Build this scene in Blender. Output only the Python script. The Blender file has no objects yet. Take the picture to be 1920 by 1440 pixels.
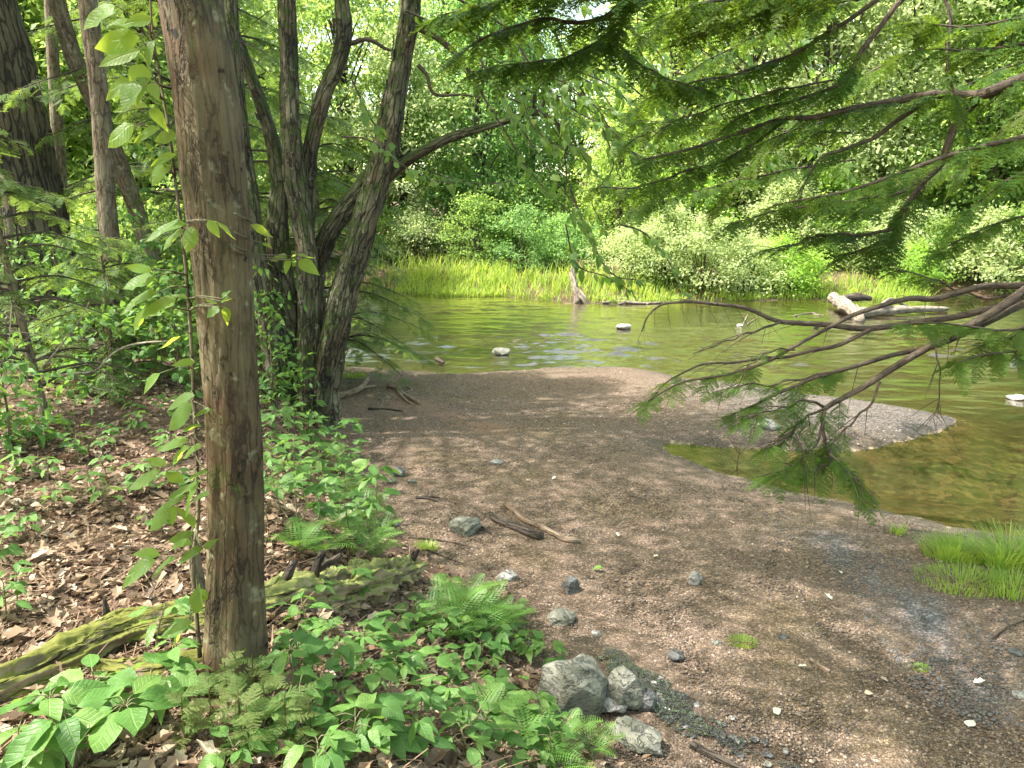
import bpy, bmesh, math, random
import numpy as np
from mathutils import Vector, Matrix, noise as mnoise

rng = np.random.default_rng(11)
random.seed(11)
scene = bpy.context.scene
COL = scene.collection
PI = math.pi

# ------------------------------------------------------------------ camera model (1920 x 1440 photograph)
F = 1442.0
CAM = np.array([0.0, 0.0, 2.6])
PITCH = math.radians(12.5)
CP, SP = math.cos(PITCH), math.sin(PITCH)
FWD = np.array([0, CP, -SP]); UPV = np.array([0, SP, CP]); RT = np.array([1.0, 0, 0])

def ray(px, py):
    px = np.asarray(px, float); py = np.asarray(py, float)
    return FWD + ((px - 960) / F)[..., None] * RT + ((720 - py) / F)[..., None] * UPV

def at(px, py, Y):
    d = ray(px, py)
    return CAM + d * (np.asarray(Y, float) / d[..., 1])[..., None]

def onz(px, py, z):
    d = ray(px, py)
    return CAM + d * ((z - CAM[2]) / d[..., 2])[..., None]

# ------------------------------------------------------------------ terrain
def nrm2(p): return np.array([[q[0], q[1]] for q in p])

SH = [(655,688),(700,690),(760,694),(830,700),(900,699),(960,694),(1030,690),(1100,688),(1180,689),(1240,698),(1300,712),
      (1400,722),(1500,736),(1600,750),(1700,764),(1770,777),(1800,788),(1780,803),(1700,825),(1620,842),(1500,846),(1400,842),
      (1300,836),(1243,832),(1262,850),(1330,880),(1420,905),(1520,930),(1620,950),(1700,968),(1780,985),(1860,998),(1960,1012)]
shore = [onz(x, y, 0.0)[:2] for x, y in SH]
NEAR = np.array(shore + [(6.2, 5.3), (9, 4.6), (16, 4), (60, 2), (60, -40), (-80, -40), (-80, 36), (-45, 34), (-20, 25.5), (-9.2, 18.6),
                         (-5.2, 15.6), (-3.7, 13.8), (-3.1, 12.9)])
TOE = [(1290,1500),(1215,1440),(1130,1365),(1040,1265),(1010,1195),(950,1110),(850,1062),(800,1030),(740,1000),(690,930),(660,860),(640,800),(622,760),(615,735),(630,705),(645,692)]
toe = [onz(x, y, 0.13)[:2] for x, y in TOE]
BANK = np.array(toe + [(-3.3, 12.9), (-4.0, 13.9), (-5.6, 15.9), (-9.6, 19.0), (-20, 26), (-45, 34.5), (-79, 36), (-79, -39), (9, -39), (2.6, -3), (1.6, 1.2), (1.15, 2.2)])
FS = [(560,540),(690,548),(820,557),(950,557),(1050,568),(1150,571),(1240,569),(1330,566),(1450,563),(1540,562),(1600,566),(1700,566),(1800,560),(1920,556)]
fsh = [onz(x, y, 0.0)[:2] for x, y in FS]
FAR = np.array([(-90, 48), (-45, 42), (-22, 33)] + fsh + [(24, 23.0), (40, 20), (90, 18), (300, 30), (300, 400), (-300, 400), (-300, 60)])

def sdf(poly, x, y):
    """signed distance to a polygon, positive inside"""
    x = np.asarray(x, float); y = np.asarray(y, float)
    d2 = np.full(x.shape, 1e18); ins = np.zeros(x.shape, bool)
    n = len(poly)
    for i in range(n):
        ax, ay = poly[i]; bx, by = poly[(i + 1) % n]
        ex, ey = bx - ax, by - ay
        t = np.clip(((x - ax) * ex + (y - ay) * ey) / (ex * ex + ey * ey + 1e-12), 0, 1)
        dx, dy = x - ax - t * ex, y - ay - t * ey
        d2 = np.minimum(d2, dx * dx + dy * dy)
        c = (ay > y) != (by > y)
        ins ^= c & (x < (bx - ax) * (y - ay) / ((by - ay) if by != ay else 1e-12) + ax)
    d = np.sqrt(d2)
    return np.where(ins, d, -d)

_w = np.random.default_rng(5)
WAVES = [(a, k * math.cos(th), k * math.sin(th), ph) for a, k, th, ph in
         [(1.0 / (1 + i * 0.35), 1.3 ** i * 0.6, _w.uniform(0, 6.28), _w.uniform(0, 6.28)) for i in range(16)]]

def fbm(x, y, s=1.0, o=0.0):
    r = 0; t = 0
    for a, kx, ky, ph in WAVES:
        r = r + a * np.sin(kx * x * s + ky * y * s + ph + o * 3.7); t += a
    return r / t * 1.9

def sst(t):
    t = np.clip(t, 0, 1); return t * t * (3 - 2 * t)

def terr(x, y, full=False):
    x = np.asarray(x, float); y = np.asarray(y, float)
    wob = 0.10 * fbm(x, y, 2.2, 1.0)
    dn = sdf(NEAR, x, y) + wob * 0.4 + 0.045 * fbm(x, y, 6.5, 1.0) + 0.02 * fbm(x, y, 19.0, 2.0); df = sdf(FAR, x, y) + 0.35 * fbm(x, y, 1.0, 2.0); db = sdf(BANK, x, y) + wob
    zn = 0.13 * (1 - np.exp(-np.maximum(dn, 0) / 0.5)) + 0.025 * fbm(x, y, 1.7, 3.0) * sst(dn / 0.6)
    zb = 0.86 * sst((db + 0.05) / 1.7) + np.clip(db - 1.7, 0, 60) * 0.035 + (0.05 * fbm(x, y, 1.5, 4.0) + 0.03 * fbm(x, y, 5, 6.0)) * sst(db / 0.6)
    zb = np.where(db > -0.05, zb, 0)
    zf = 0.55 * sst(df / 2.5) + np.clip(df - 2, 0, 120) * 0.07 + 0.06 * fbm(x, y, 1.2, 5.0) * sst(df / 0.8)
    dw = np.maximum(0, np.minimum(-dn, -df))
    zw = -0.5 * (1 - np.exp(-dw / 2.2)) + 0.03 * fbm(x, y, 1.5, 7.0) * sst(dw / 0.8)
    z = np.where(dn > 0, zn + zb, np.where(df > 0, zf, zw))
    if full: return z, dn, df, db
    return z

GX0, GX1, GY0, GY1, GS = -16.0, 18.0, -2.0, 34.0, 0.06
_gx = np.arange(GX0, GX1, GS); _gy = np.arange(GY0, GY1, GS)
_GXX, _GYY = np.meshgrid(_gx, _gy)
TG, DN, DF, DB = terr(_GXX, _GYY, True)

def _look(A, x, y):
    fx = np.clip((np.asarray(x, float) - GX0) / GS, 0, len(_gx) - 1.001); fy = np.clip((np.asarray(y, float) - GY0) / GS, 0, len(_gy) - 1.001)
    ix = fx.astype(int); iy = fy.astype(int); u = fx - ix; v = fy - iy
    return (A[iy, ix] * (1 - u) + A[iy, ix + 1] * u) * (1 - v) + (A[iy + 1, ix] * (1 - u) + A[iy + 1, ix + 1] * u) * v

def T(x, y): return _look(TG, x, y)

def hits(px, py):
    d = ray(px, py).reshape(-1, 3)
    ts = np.geomspace(1.3, 45, 700)
    out = np.zeros((len(d), 3))
    for i0 in range(0, len(d), 4000):
        dd = d[i0:i0 + 4000]
        P = CAM + dd[:, None, :] * ts[None, :, None]
        below = P[..., 2] < T(P[..., 0], P[..., 1])
        k = np.where(below.any(1), below.argmax(1), len(ts) - 1)
        q1 = P[np.arange(len(dd)), k]; q0 = P[np.arange(len(dd)), np.maximum(k - 1, 0)]
        g1 = q1[:, 2] - T(q1[:, 0], q1[:, 1]); g0 = q0[:, 2] - T(q0[:, 0], q0[:, 1])
        f = np.clip(g0 / (g0 - g1 + 1e-9), 0, 1)[:, None]; out[i0:i0 + 4000] = q0 + (q1 - q0) * f
    out[:, 2] = T(out[:, 0], out[:, 1])
    return out

def hit(px, py): return hits(np.array([px], float), np.array([py], float))[0]
def pxm(p): return float((np.asarray(p) - CAM) @ FWD) / F      # metres that one photograph pixel covers at p

# ------------------------------------------------------------------ mesh builder
class B:
    def __init__(s): s.V = []; s.Q = []; s.T = []; s.A = []; s.K = []; s.n = 0
    def add(s, V, Q=None, T=None, tint=0.5, bk=None):
        V = np.asarray(V, float).reshape(-1, 3); m = len(V)
        s.V.append(V)
        if Q is not None and len(Q): s.Q.append(np.asarray(Q, np.int64).reshape(-1, 4) + s.n)
        if T is not None and len(T): s.T.append(np.asarray(T, np.int64).reshape(-1, 3) + s.n)
        s.A.append(np.broadcast_to(np.asarray(tint, float), (m,)).copy())
        s.K.append(V.copy() if bk is None else np.asarray(bk, float))
        s.n += m
    def mesh(s, name, origin=(0, 0, 0), smooth=True):
        me = bpy.data.meshes.new(name)
        V = np.concatenate(s.V) - np.asarray(origin, float)
        Q = np.concatenate(s.Q) if s.Q else np.zeros((0, 4), np.int64)
        Tt = np.concatenate(s.T) if s.T else np.zeros((0, 3), np.int64)
        me.vertices.add(len(V)); me.vertices.foreach_set('co', V.astype(np.float32).ravel())
        me.loops.add(Q.size + Tt.size); me.loops.foreach_set('vertex_index', np.concatenate([Q.ravel(), Tt.ravel()]).astype(np.int32))
        np_ = len(Q) + len(Tt)
        me.polygons.add(np_)
        st = np.concatenate([np.arange(len(Q)) * 4, Q.size + np.arange(len(Tt)) * 3]).astype(np.int32)
        me.polygons.foreach_set('loop_start', st)
        me.polygons.foreach_set('use_smooth', np.full(np_, smooth, bool))
        a = me.attributes.new('tint', 'FLOAT', 'POINT'); a.data.foreach_set('value', np.concatenate(s.A).astype(np.float32))
        k = me.attributes.new('bk', 'FLOAT_VECTOR', 'POINT'); k.data.foreach_set('vector', np.concatenate(s.K).astype(np.float32).ravel())
        me.update(calc_edges=True)
        return me
    def build(s, name, mat, parent=None, smooth=True, origin=None):
        if s.n == 0: return None
        if origin is None: origin = tuple(parent.matrix_world.translation) if False else (tuple(worldloc(parent)) if parent is not None else (0, 0, 0))
        me = s.mesh(name, origin, smooth); me.materials.append(mat)
        o = bpy.data.objects.new(name, me); COL.objects.link(o)
        if parent is not None: o.parent = parent
        return o

def worldloc(o):
    v = np.zeros(3)
    while o is not None:
        v += np.array(o.location); o = o.parent
    return v

def tag(o, label, cat, group=None, kind=None):
    if label: o['label'] = label
    if cat: o['category'] = cat
    if group: o['group'] = group
    if kind: o['kind'] = kind
    return o

def thing(name, label, cat, loc=(0, 0, 0), group=None):
    o = bpy.data.objects.new(name, None); COL.objects.link(o)
    o.location = tuple(float(v) for v in loc); o.empty_display_size = 0.1
    return tag(o, label, cat, group)

def single(b, name, mat, label, cat, loc, group=None, smooth=True):
    """a thing that is one mesh with its origin at loc"""
    me = b.mesh(name, loc, smooth); me.materials.append(mat)
    o = bpy.data.objects.new(name, me); COL.objects.link(o); o.location = tuple(float(v) for v in loc)
    return tag(o, label, cat, group)

def struct(b, name, mat, smooth=True):
    o = b.build(name, mat, None, smooth); o['kind'] = 'structure'; return o

def dup(root, loc, rotz, sc, label, group, color=None):
    r = root.copy(); COL.objects.link(r); r.location = tuple(float(v) for v in loc); r.rotation_euler = (0, 0, rotz)
    r.scale = (sc, sc, sc) if np.isscalar(sc) else sc
    r['label'] = label; r['group'] = group
    if color is not None: r.color = color
    for ch in list(root.children):
        c = ch.copy(); COL.objects.link(c); c.parent = r
        if color is not None: c.color = color
    return r

def nz(v): return v / (np.linalg.norm(v, axis=-1, keepdims=True) + 1e-12)

def catmull(P, m, *extra):
    P = np.asarray(P, float); n = len(P)
    if n == 2:
        t = np.linspace(0, 1, m)[:, None]; R = P[0] * (1 - t) + P[1] * t
    else:
        seg = np.concatenate([[0], np.cumsum(np.linalg.norm(np.diff(P, axis=0), axis=1))]); u = np.linspace(0, seg[-1], m)
        i = np.clip(np.searchsorted(seg, u, 'right') - 1, 0, n - 2)
        t = ((u - seg[i]) / (seg[i + 1] - seg[i] + 1e-12))[:, None]
        h = np.diff(seg)[:, None] + 1e-12; sl_ = np.diff(P, axis=0) / h; tn = np.zeros_like(P)
        tn[1:-1] = (sl_[:-1] * h[1:] + sl_[1:] * h[:-1]) / (h[:-1] + h[1:]); tn[0] = sl_[0]; tn[-1] = sl_[-1]
        p1, p2, hh = P[i], P[i + 1], h[i]
        R = (2 * t ** 3 - 3 * t ** 2 + 1) * p1 + (t ** 3 - 2 * t ** 2 + t) * hh * tn[i] + (3 * t ** 2 - 2 * t ** 3) * p2 + (t ** 3 - t ** 2) * hh * tn[i + 1]
    seg = np.concatenate([[0], np.cumsum(np.linalg.norm(np.diff(P, axis=0), axis=1))]); u = np.linspace(0, seg[-1], m)
    return (R,) + tuple(np.interp(u, seg, np.asarray(e, float)) for e in extra)

def tube(b, P, r, sides=8, m=None, rough=0.0, rfreq=3.0, seed=0, tint=0.5, caps=True, wig=0.0, lobes=None, gnarl=0.0, gf=9.0, gs=0.22):
    P = np.asarray(P, float); r = np.broadcast_to(np.asarray(r, float), (len(P),))
    L = np.linalg.norm(np.diff(P, axis=0), axis=1).sum()
    if m is None: m = max(len(P) * 3, 4)
    C, R = catmull(P, m, r)
    if wig:
        s = np.linspace(0, L, m)
        for k in range(3):
            C[:, k] += wig * np.sin(s * rfreq * (0.7 + 0.4 * k) / max(L, .1) * 6 + seed * 1.7 + k * 2) * np.sin(np.linspace(0, PI, m))
    tg = nz(np.gradient(C, axis=0))
    a = np.array([0, 0, 1.0]) if abs(tg[0, 2]) < 0.8 else np.array([1.0, 0, 0])
    N = np.zeros((m, 3)); nn = nz(a - tg[0] * (a @ tg[0]))
    for i in range(m):
        nn = nn - tg[i] * (nn @ tg[i]); nn = nn / (np.linalg.norm(nn) + 1e-12); N[i] = nn
    Bn = np.cross(tg, N)
    th = np.arange(sides) / sides * 2 * PI
    s = np.linspace(0, L, m)
    rr = np.repeat(R[:, None], sides, 1)
    if rough:
        q = 0
        rs = np.random.default_rng(seed + 77)
        for k in range(8):
            f = int(rs.integers(1, 3 + k)); g = rs.uniform(0.4, 1.5 + k * 0.6) * rfreq; p = rs.uniform(0, 6.28)
            q = q + np.sin(th[None, :] * f + s[:, None] * g + p) / (1 + 0.35 * k)
        rr = rr * (1 + rough * q / 2.2)
    if lobes is not None: rr = rr * lobes(th[None, :], s[:, None] / L)
    if gnarl:
        ct, st2 = np.cos(th), np.sin(th); g = np.empty((m, sides))
        for i in range(m):
            R0 = R[i]
            for j in range(sides):
                p_ = Vector((ct[j] * R0 * gf + seed * 5.3, st2[j] * R0 * gf, s[i] * gf * gs))
                g[i, j] = mnoise.fractal(p_, 0.75, 2.1, 5) + 0.6 * abs(mnoise.noise(p_ * 2.7)) - .15
        rr = rr * (1 + gnarl * g)
    V = C[:, None, :] + rr[..., None] * (np.cos(th)[None, :, None] * N[:, None, :] + np.sin(th)[None, :, None] * Bn[:, None, :])
    bk = np.stack([np.cos(th)[None, :] * R[:, None] * 1.0 + 0 * s[:, None], np.sin(th)[None, :] * R[:, None], np.repeat(s[:, None], sides, 1) + seed * 3.1], -1)
    i = np.arange(m - 1)[:, None] * sides; j = np.arange(sides)[None, :]; j2 = (j + 1) % sides
    Q = np.stack([i + j, i + j2, i + sides + j2, i + sides + j], -1).reshape(-1, 4)
    V = V.reshape(-1, 3); bk = bk.reshape(-1, 3); Tt = None
    if caps:
        V = np.vstack([V, C[0], C[-1] + tg[-1] * R[-1] * 0.3]); bk = np.vstack([bk, [[0, 0, 0]], [[0, 0, L]]])
        c0, c1 = m * sides, m * sides + 1; jj = np.arange(sides); k2 = (jj + 1) % sides
        Tt = np.vstack([np.stack([np.full(sides, c0), k2, jj], -1), np.stack([np.full(sides, c1), (m - 1) * sides + jj, (m - 1) * sides + k2], -1)])
    b.add(V, Q, Tt, tint, bk)
    return C, tg, R

def scatter(b, tm, pos, d, up, sc, tint, roll=None):
    """stamp template tm=(V,Q,T[,tintoffset]) at many frames: +Y of the template along d, +Z near up"""
    V, Q, Tt = tm[:3]
    pos = np.asarray(pos, float).reshape(-1, 3); n = len(pos)
    if n == 0: return
    y = nz(np.broadcast_to(np.asarray(d, float), (n, 3))); up = np.broadcast_to(np.asarray(up, float), (n, 3))
    z = nz(up - y * (up * y).sum(1, keepdims=True)); x = np.cross(y, z)
    sc = np.asarray(sc, float)
    if sc.ndim < 2: sc = np.broadcast_to(sc, (n,))[:, None] * np.ones(3)
    W = (V[None, :, 0, None] * (x * sc[:, :1])[:, None] + V[None, :, 1, None] * (y * sc[:, 1:2])[:, None] + V[None, :, 2, None] * (z * sc[:, 2:3])[:, None]) + pos[:, None]
    m = len(V); off = (np.arange(n) * m)[:, None, None]
    q = (np.asarray(Q)[None] + off).reshape(-1, 4) if Q is not None and len(Q) else None
    t = (np.asarray(Tt)[None] + off).reshape(-1, 3) if Tt is not None and len(Tt) else None
    ti = np.repeat(np.broadcast_to(np.asarray(tint, float), (n,)), m)
    if len(tm) > 3: ti = ti + np.tile(tm[3], n)
    b.add(W.reshape(-1, 3), q, t, ti, np.tile(V, (n, 1)))

# ------------------------------------------------------------------ leaf templates
def leaf_tm(w=0.5, rows=6, fold=0.12, droop=0.2, base=0.75, tip=1.0, lobes=0.0, stalk=0.0):
    V = []; Q = []
    for i in range(rows):
        t = i / (rows - 1)
        p = w * 0.5 * (math.sin(PI * min(1, t ** base)) ** tip) if 0 < i < rows - 1 else 0.006
        if lobes and 0 < i < rows - 1: p *= 1 + lobes * (1 if i % 2 else -1)
        y = stalk + (1 - stalk) * t; z = -droop * t * t
        V += [(-p, y - (0.03 if lobes else 0), z + fold * p * 2), (0, y, z), (p, y - (0.03 if lobes else 0), z + fold * p * 2)]
    for i in range(rows - 1):
        a = i * 3
        Q += [(a, a + 1, a + 4, a + 3), (a + 1, a + 2, a + 5, a + 4)]
    return (np.array(V, float), Q, None)

LEAF_OVAL = leaf_tm(0.52, 7, 0.10, 0.22)
LEAF_WIDE = leaf_tm(0.72, 7, 0.08, 0.18, 0.62)
LEAF_LANCE = leaf_tm(0.36, 6, 0.12, 0.25)
LEAF_SMALL = leaf_tm(0.55, 4, 0.15, 0.2)
LEAF_DRY = leaf_tm(0.55, 6, 0.35, -0.35, 0.8, 1.0, 0.28)
LEAF_DRY2 = leaf_tm(0.6, 5, -0.25, 0.3, 0.8, 1.0)
LEAF_CURL = leaf_tm(0.50, 7, 0.24, 0.50)
LEAF_FLAT = leaf_tm(0.60, 7, -0.06, 0.08, 0.85)
def skew(tm, k): V = tm[0].copy(); V[:, 0] += k * V[:, 1] ** 2 + 0.05 * np.sin(V[:, 1] * 9) * np.abs(V[:, 0]); V[:, 2] += 0.06 * np.sin(V[:, 1] * 8 + V[:, 0] * 7); return (V, tm[1], None)
LEAVES = [LEAF_OVAL, skew(LEAF_CURL, .18), skew(LEAF_FLAT, -.15), skew(LEAF_WIDE, .1), skew(LEAF_LANCE, -.2), skew(LEAF_OVAL, -.22)]
LEAF_FAR = (np.array([(0, 0, 0), (0.30, 0.5, 0.06), (0, 1, -0.12), (-0.30, 0.5, 0.06)], float), [(0, 1, 2, 3)], None)

def spray_tm(fine=True, seed=0, step=.062, nsp=.027, nw=.0125, nl=.058):
    r = np.random.default_rng(seed)
    V = []; Tt = []; ti = []
    def quadline(p, q, w):
        d = nz(q - p); s = np.array([-d[1], d[0], 0]) * w; a = len(V)
        V.extend([p - s, p + s, q]); Tt.append((a, a + 1, a + 2)); ti.extend([0.6] * 3)
    ax = lambda t: np.array([0.06 * math.sin(t * 3 + seed), t, -0.18 * t * t])
    quadline(ax(0), ax(0.5), 0.008); quadline(ax(0.5), ax(1.0), 0.006)
    ys = np.arange(0.04, 1.0, step if fine else 0.08)
    for i, y in enumerate(ys):
        for sd in (-1, 1):
            yy = y + r.uniform(-.02, .02)
            L = (0.40 * (1 - yy) ** 0.75 + 0.07) * r.uniform(0.7, 1.1)
            an = math.radians(52 + r.uniform(-8, 8))
            dr = np.array([sd * math.sin(an), math.cos(an), r.uniform(-.22, .05)]); dr /= np.linalg.norm(dr)
            p0 = ax(yy); p1 = p0 + dr * L
            if fine:
                quadline(p0, p1, 0.004)
                n = max(3, int(L / nsp))
                for k in range(n):
                    t = (k + 0.5) / n
                    for s2 in (-1, 1):
                        a2 = math.radians(62 + r.uniform(-12, 12)) * s2
                        nd = np.array([dr[0] * math.cos(a2) - dr[1] * math.sin(a2), dr[0] * math.sin(a2) + dr[1] * math.cos(a2), dr[2] + r.uniform(-.25, .25)])
                        l = nl * (1 - 0.4 * t) * r.uniform(.8, 1.15); pp = p0 + dr * L * t
                        s = dr * nw; a = len(V)
                        V.extend([pp - s, pp + s, pp + nd * l]); Tt.append((a, a + 1, a + 2)); ti.extend([0.0] * 3)
            else:
                n = 3
                for k in range(n):
                    q0 = p0 + dr * L * k / n; q1 = p0 + dr * L * (k + 1.25) / n; w = 0.035 * (1 - 0.25 * k)
                    s = np.array([-dr[1], dr[0], 0]) * w; a = len(V)
                    V.extend([q0, q0 * .45 + q1 * .55 + s, q1, q0 * .45 + q1 * .55 - s]); Tt.extend([(a, a + 1, a + 2), (a, a + 2, a + 3)]); ti.extend([0.0] * 4)
    return (np.array(V), None, Tt, np.array(ti))

SPR = [spray_tm(True, k, .085, .034, .018, .066) for k in range(4)]
SPL = [spray_tm(True, k + 20, .115, .046, .027, .085) for k in range(4)]
SPM = [spray_tm(False, k + 9) for k in range(4)]

def frond_tm(seed=0, n=17):
    r = np.random.default_rng(seed); V = []; Tt = []
    ax = lambda t: np.array([0.05 * math.sin(2 * t + seed), t * (1 - .12 * t), 0.45 * t - 0.62 * t * t])
    for k in range(6):
        p, q = ax(k / 6), ax((k + 1) / 6); a = len(V); V.extend([p - [.008, 0, 0], p + [.008, 0, 0], q]); Tt.append((a, a + 1, a + 2))
    for i in range(n):
        t = 0.14 + 0.86 * i / n
        L = 0.235 * math.sin(PI * min(1, 0.12 + t * 0.9)) ** 0.8 + 0.02
        for sd in (-1, 1):
            p = ax(t); dr = np.array([sd * 0.93, 0.37, -0.12 + r.uniform(-.08, .08)]); w = 0.024
            up = np.array([0, w, 0.0])
            for k in range(3):
                q0 = p + dr * L * k / 3; q1 = p + dr * L * (k + 1.15) / 3; ww = up * (1.0 - 0.28 * k); a = len(V)
                V.extend([q0, q0 * .6 + q1 * .4 + ww, q1, q0 * .6 + q1 * .4 - ww]); Tt.extend([(a, a + 1, a + 2), (a, a + 2, a + 3)])
    return (np.array(V), None, Tt)
FROND = [frond_tm(k) for k in range(3)]

# ------------------------------------------------------------------ materials
class NT:
    def __init__(s, name):
        s.m = bpy.data.materials.new(name); s.m.use_nodes = True; s.t = s.m.node_tree; s.t.nodes.clear()
    def n(s, ty, ins=None, out=0, **pr):
        nd = s.t.nodes.new('ShaderNode' + ty)
        for k, v in pr.items(): setattr(nd, k, v)
        for k, v in (ins or {}).items():
            if isinstance(v, bpy.types.NodeSocket): s.t.links.new(v, nd.inputs[k])
            elif isinstance(v, bpy.types.Node): s.t.links.new(v.outputs[0], nd.inputs[k])
            else: nd.inputs[k].default_value = v
        return nd.outputs[out] if out is not None else nd
    def mix(s, f, a, b, mode='MIX'):
        c = lambda v: (*v, 1) if isinstance(v, tuple) and len(v) == 3 else v
        return s.n('Mix', {0: f, 6: c(a), 7: c(b)}, 2, data_type='RGBA', blend_type=mode)
    def ma(s, op, a, b=0.0, cl=False): return s.n('Math', {0: a, 1: b}, operation=op, use_clamp=cl)
    def ramp(s, f, st):
        nd = s.t.nodes.new('ShaderNodeValToRGB'); cr = nd.color_ramp
        while len(cr.elements) < len(st): cr.elements.new(0.5)
        for e, (p, c) in zip(cr.elements, st):
            e.position = p; e.color = (*c, 1) if isinstance(c, tuple) else (c, c, c, 1)
        s.t.links.new(f, nd.inputs[0]); return nd.outputs[0]
    def noise(s, vec, scale, det=4, rough=0.55, dist=0.0, out=0):
        return s.n('TexNoise', {'Vector': vec, 'Scale': scale, 'Detail': det, 'Roughness': rough, 'Distortion': dist}, out)
    def attr(s, nm, out=2): return s.n('Attribute', None, out, attribute_name=nm)
    def done(s, sh, disp=None):
        o = s.t.nodes.new('ShaderNodeOutputMaterial'); s.t.links.new(sh, o.inputs[0]); return s.m
    def scale(s, vec, v): return s.n('VectorMath', {0: vec, 1: v}, operation='MULTIPLY')
    def bump(s, h, st, d=0.01, nrm=None):
        ins = {'Height': h, 'Strength': st, 'Distance': d}
        if nrm is not None: ins['Normal'] = nrm
        return s.n('Bump', ins)

def leaf_mat(name, cols, trans, tmix=0.45, rough=0.45, spec=0.35, brown=None, objcol=False, vein=0.0):
    s = NT(name); t = s.attr('tint')
    st = [(i / (len(cols) - 1) * 0.92, c) for i, c in enumerate(cols)]
    if brown: st += [(0.97, brown)]
    c = s.ramp(t, st)
    if vein:
        k = s.n('SeparateXYZ', {0: s.attr('bk', 1)}, None); ax = s.ma('ABSOLUTE', k.outputs[0])
        q = s.ma('FRACT', s.ma('MULTIPLY', s.ma('SUBTRACT', k.outputs[1], s.ma('MULTIPLY', ax, 0.9)), 8.5))
        vn = s.ramp(s.ma('ABSOLUTE', s.ma('SUBTRACT', q, 0.5)), [(0.0, 1.0), (0.07, 0.35), (0.16, 0.0)])
        vn = s.ma('MAXIMUM', vn, s.ramp(ax, [(0.0, 1.0), (0.012, 0.8), (0.025, 0.0)]))
        mott = s.noise(s.n('TexCoord', None, 3), 60.0, 3, 0.6)
        c = s.mix(0.55, c, s.ramp(mott, [(0.3, (0.7, 0.72, 0.6)), (0.7, (1.2, 1.15, 1.1))]), 'MULTIPLY')
        c = s.mix(s.ma('MULTIPLY', vn, vein), c, tuple(1.9 * z for z in cols[-1]))
    tc = s.mix(0.75, c, trans)
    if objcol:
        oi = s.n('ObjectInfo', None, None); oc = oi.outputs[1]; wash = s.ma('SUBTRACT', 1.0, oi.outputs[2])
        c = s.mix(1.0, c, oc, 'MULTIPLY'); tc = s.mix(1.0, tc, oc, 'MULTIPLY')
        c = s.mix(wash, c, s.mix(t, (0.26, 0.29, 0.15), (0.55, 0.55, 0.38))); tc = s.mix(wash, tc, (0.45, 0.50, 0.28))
    pi = {'Base Color': c, 'Roughness': rough, 'Specular IOR Level': spec}
    if vein: pi['Normal'] = s.bump(s.ma('SUBTRACT', mott, vn), 0.5, 0.003)
    p = s.n('BsdfPrincipled', pi)
    tr = s.n('BsdfTranslucent', {'Color': tc})
    return s.done(s.n('MixShader', {0: tmix, 1: p, 2: tr}))

def bark_mat(name, light, dark, crack, moss=None, mossamt=0.5, lichen=None, vs=0.18, sc=38.0, bump=0.8, red=None, knots=False, blot=6.0, plate=0.5):
    s = NT(name); k = s.attr('bk', 1)
    v = s.scale(k, (1, 1, vs))
    big = s.noise(s.scale(k, (1, 1, .6)), blot, 5, 0.6)
    fine = s.noise(v, sc, 6, 0.65)
    wv = s.n('TexNoise', {'Vector': s.scale(k, (1, 1, .35)), 'Scale': sc * 0.45, 'Detail': 4.0, 'Roughness': 0.6}, 1)
    wp = s.n('VectorMath', {0: v, 1: s.scale(s.n('VectorMath', {0: wv, 1: (0.5, 0.5, 0.5)}, operation='SUBTRACT'), (2.2 / sc, 2.2 / sc, 2.2 / sc))}, operation='ADD')
    vo_ = s.n('TexVoronoi', {'Vector': wp, 'Scale': sc * 0.62}, None, feature='DISTANCE_TO_EDGE'); edge = vo_.outputs[0]
    lm = s.ramp(edge, [(0.0, 1.0), (0.03, 0.8), (0.11, 0.0)])
    # cracks come and go along the trunk
    lm = s.ma('MULTIPLY', lm, s.ramp(big, [(0.36, 1.0), (0.60, plate)]))
    c = s.mix(s.ramp(big, [(0.35, 0.0), (0.62, 1.0)]), dark, light)
    c = s.mix(0.55, c, s.ramp(fine, [(0.3, (0.35, 0.32, 0.28)), (0.5, (0.85, 0.83, 0.8)), (0.75, (1.25, 1.22, 1.15))]), 'MULTIPLY')
    if red is not None:
        c = s.mix(s.ramp(s.noise(k, blot * .55, 3), [(0.5, 0.0), (0.62, 0.75)]), c, red)
    c = s.mix(lm, c, crack)
    if lichen is not None:
        vo = s.n('TexNoise', {'Vector': k, 'Scale': 19.0, 'Detail': 4.0, 'Roughness': 0.6})
        c = s.mix(s.ramp(vo, [(0.60, 0.0), (0.72, 0.6)]), c, lichen)
    if knots:
        kn = s.noise(s.scale(k, (1, 1, .8)), 21.0, 2, 0.5)
        c = s.mix(s.ramp(kn, [(0.28, 0.95), (0.33, 0.0)]), c, tuple(0.35 * q for q in crack))
    if moss is not None:
        geo = s.n('NewGeometry', None, 1); sep = s.n('SeparateXYZ', {0: geo}, 2)
        mm = s.ma('ADD', s.ma('MULTIPLY', sep, 0.35), s.noise(k, 7.0, 5, 0.7))
        c = s.mix(s.ramp(mm, [(0.62 - 0.25 * mossamt, 0.0), (0.75 - 0.25 * mossamt, 1.0)]), c, moss)
    h = s.ma('SUBTRACT', s.ma('ADD', fine, s.ma('MULTIPLY', big, 0.6)), s.ma('MULTIPLY', lm, 1.5))
    bp = s.bump(h, bump, 0.012)
    return s.done(s.n('BsdfPrincipled', {'Base Color': c, 'Roughness': 0.85, 'Normal': bp, 'Specular IOR Level': 0.25}))

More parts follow.
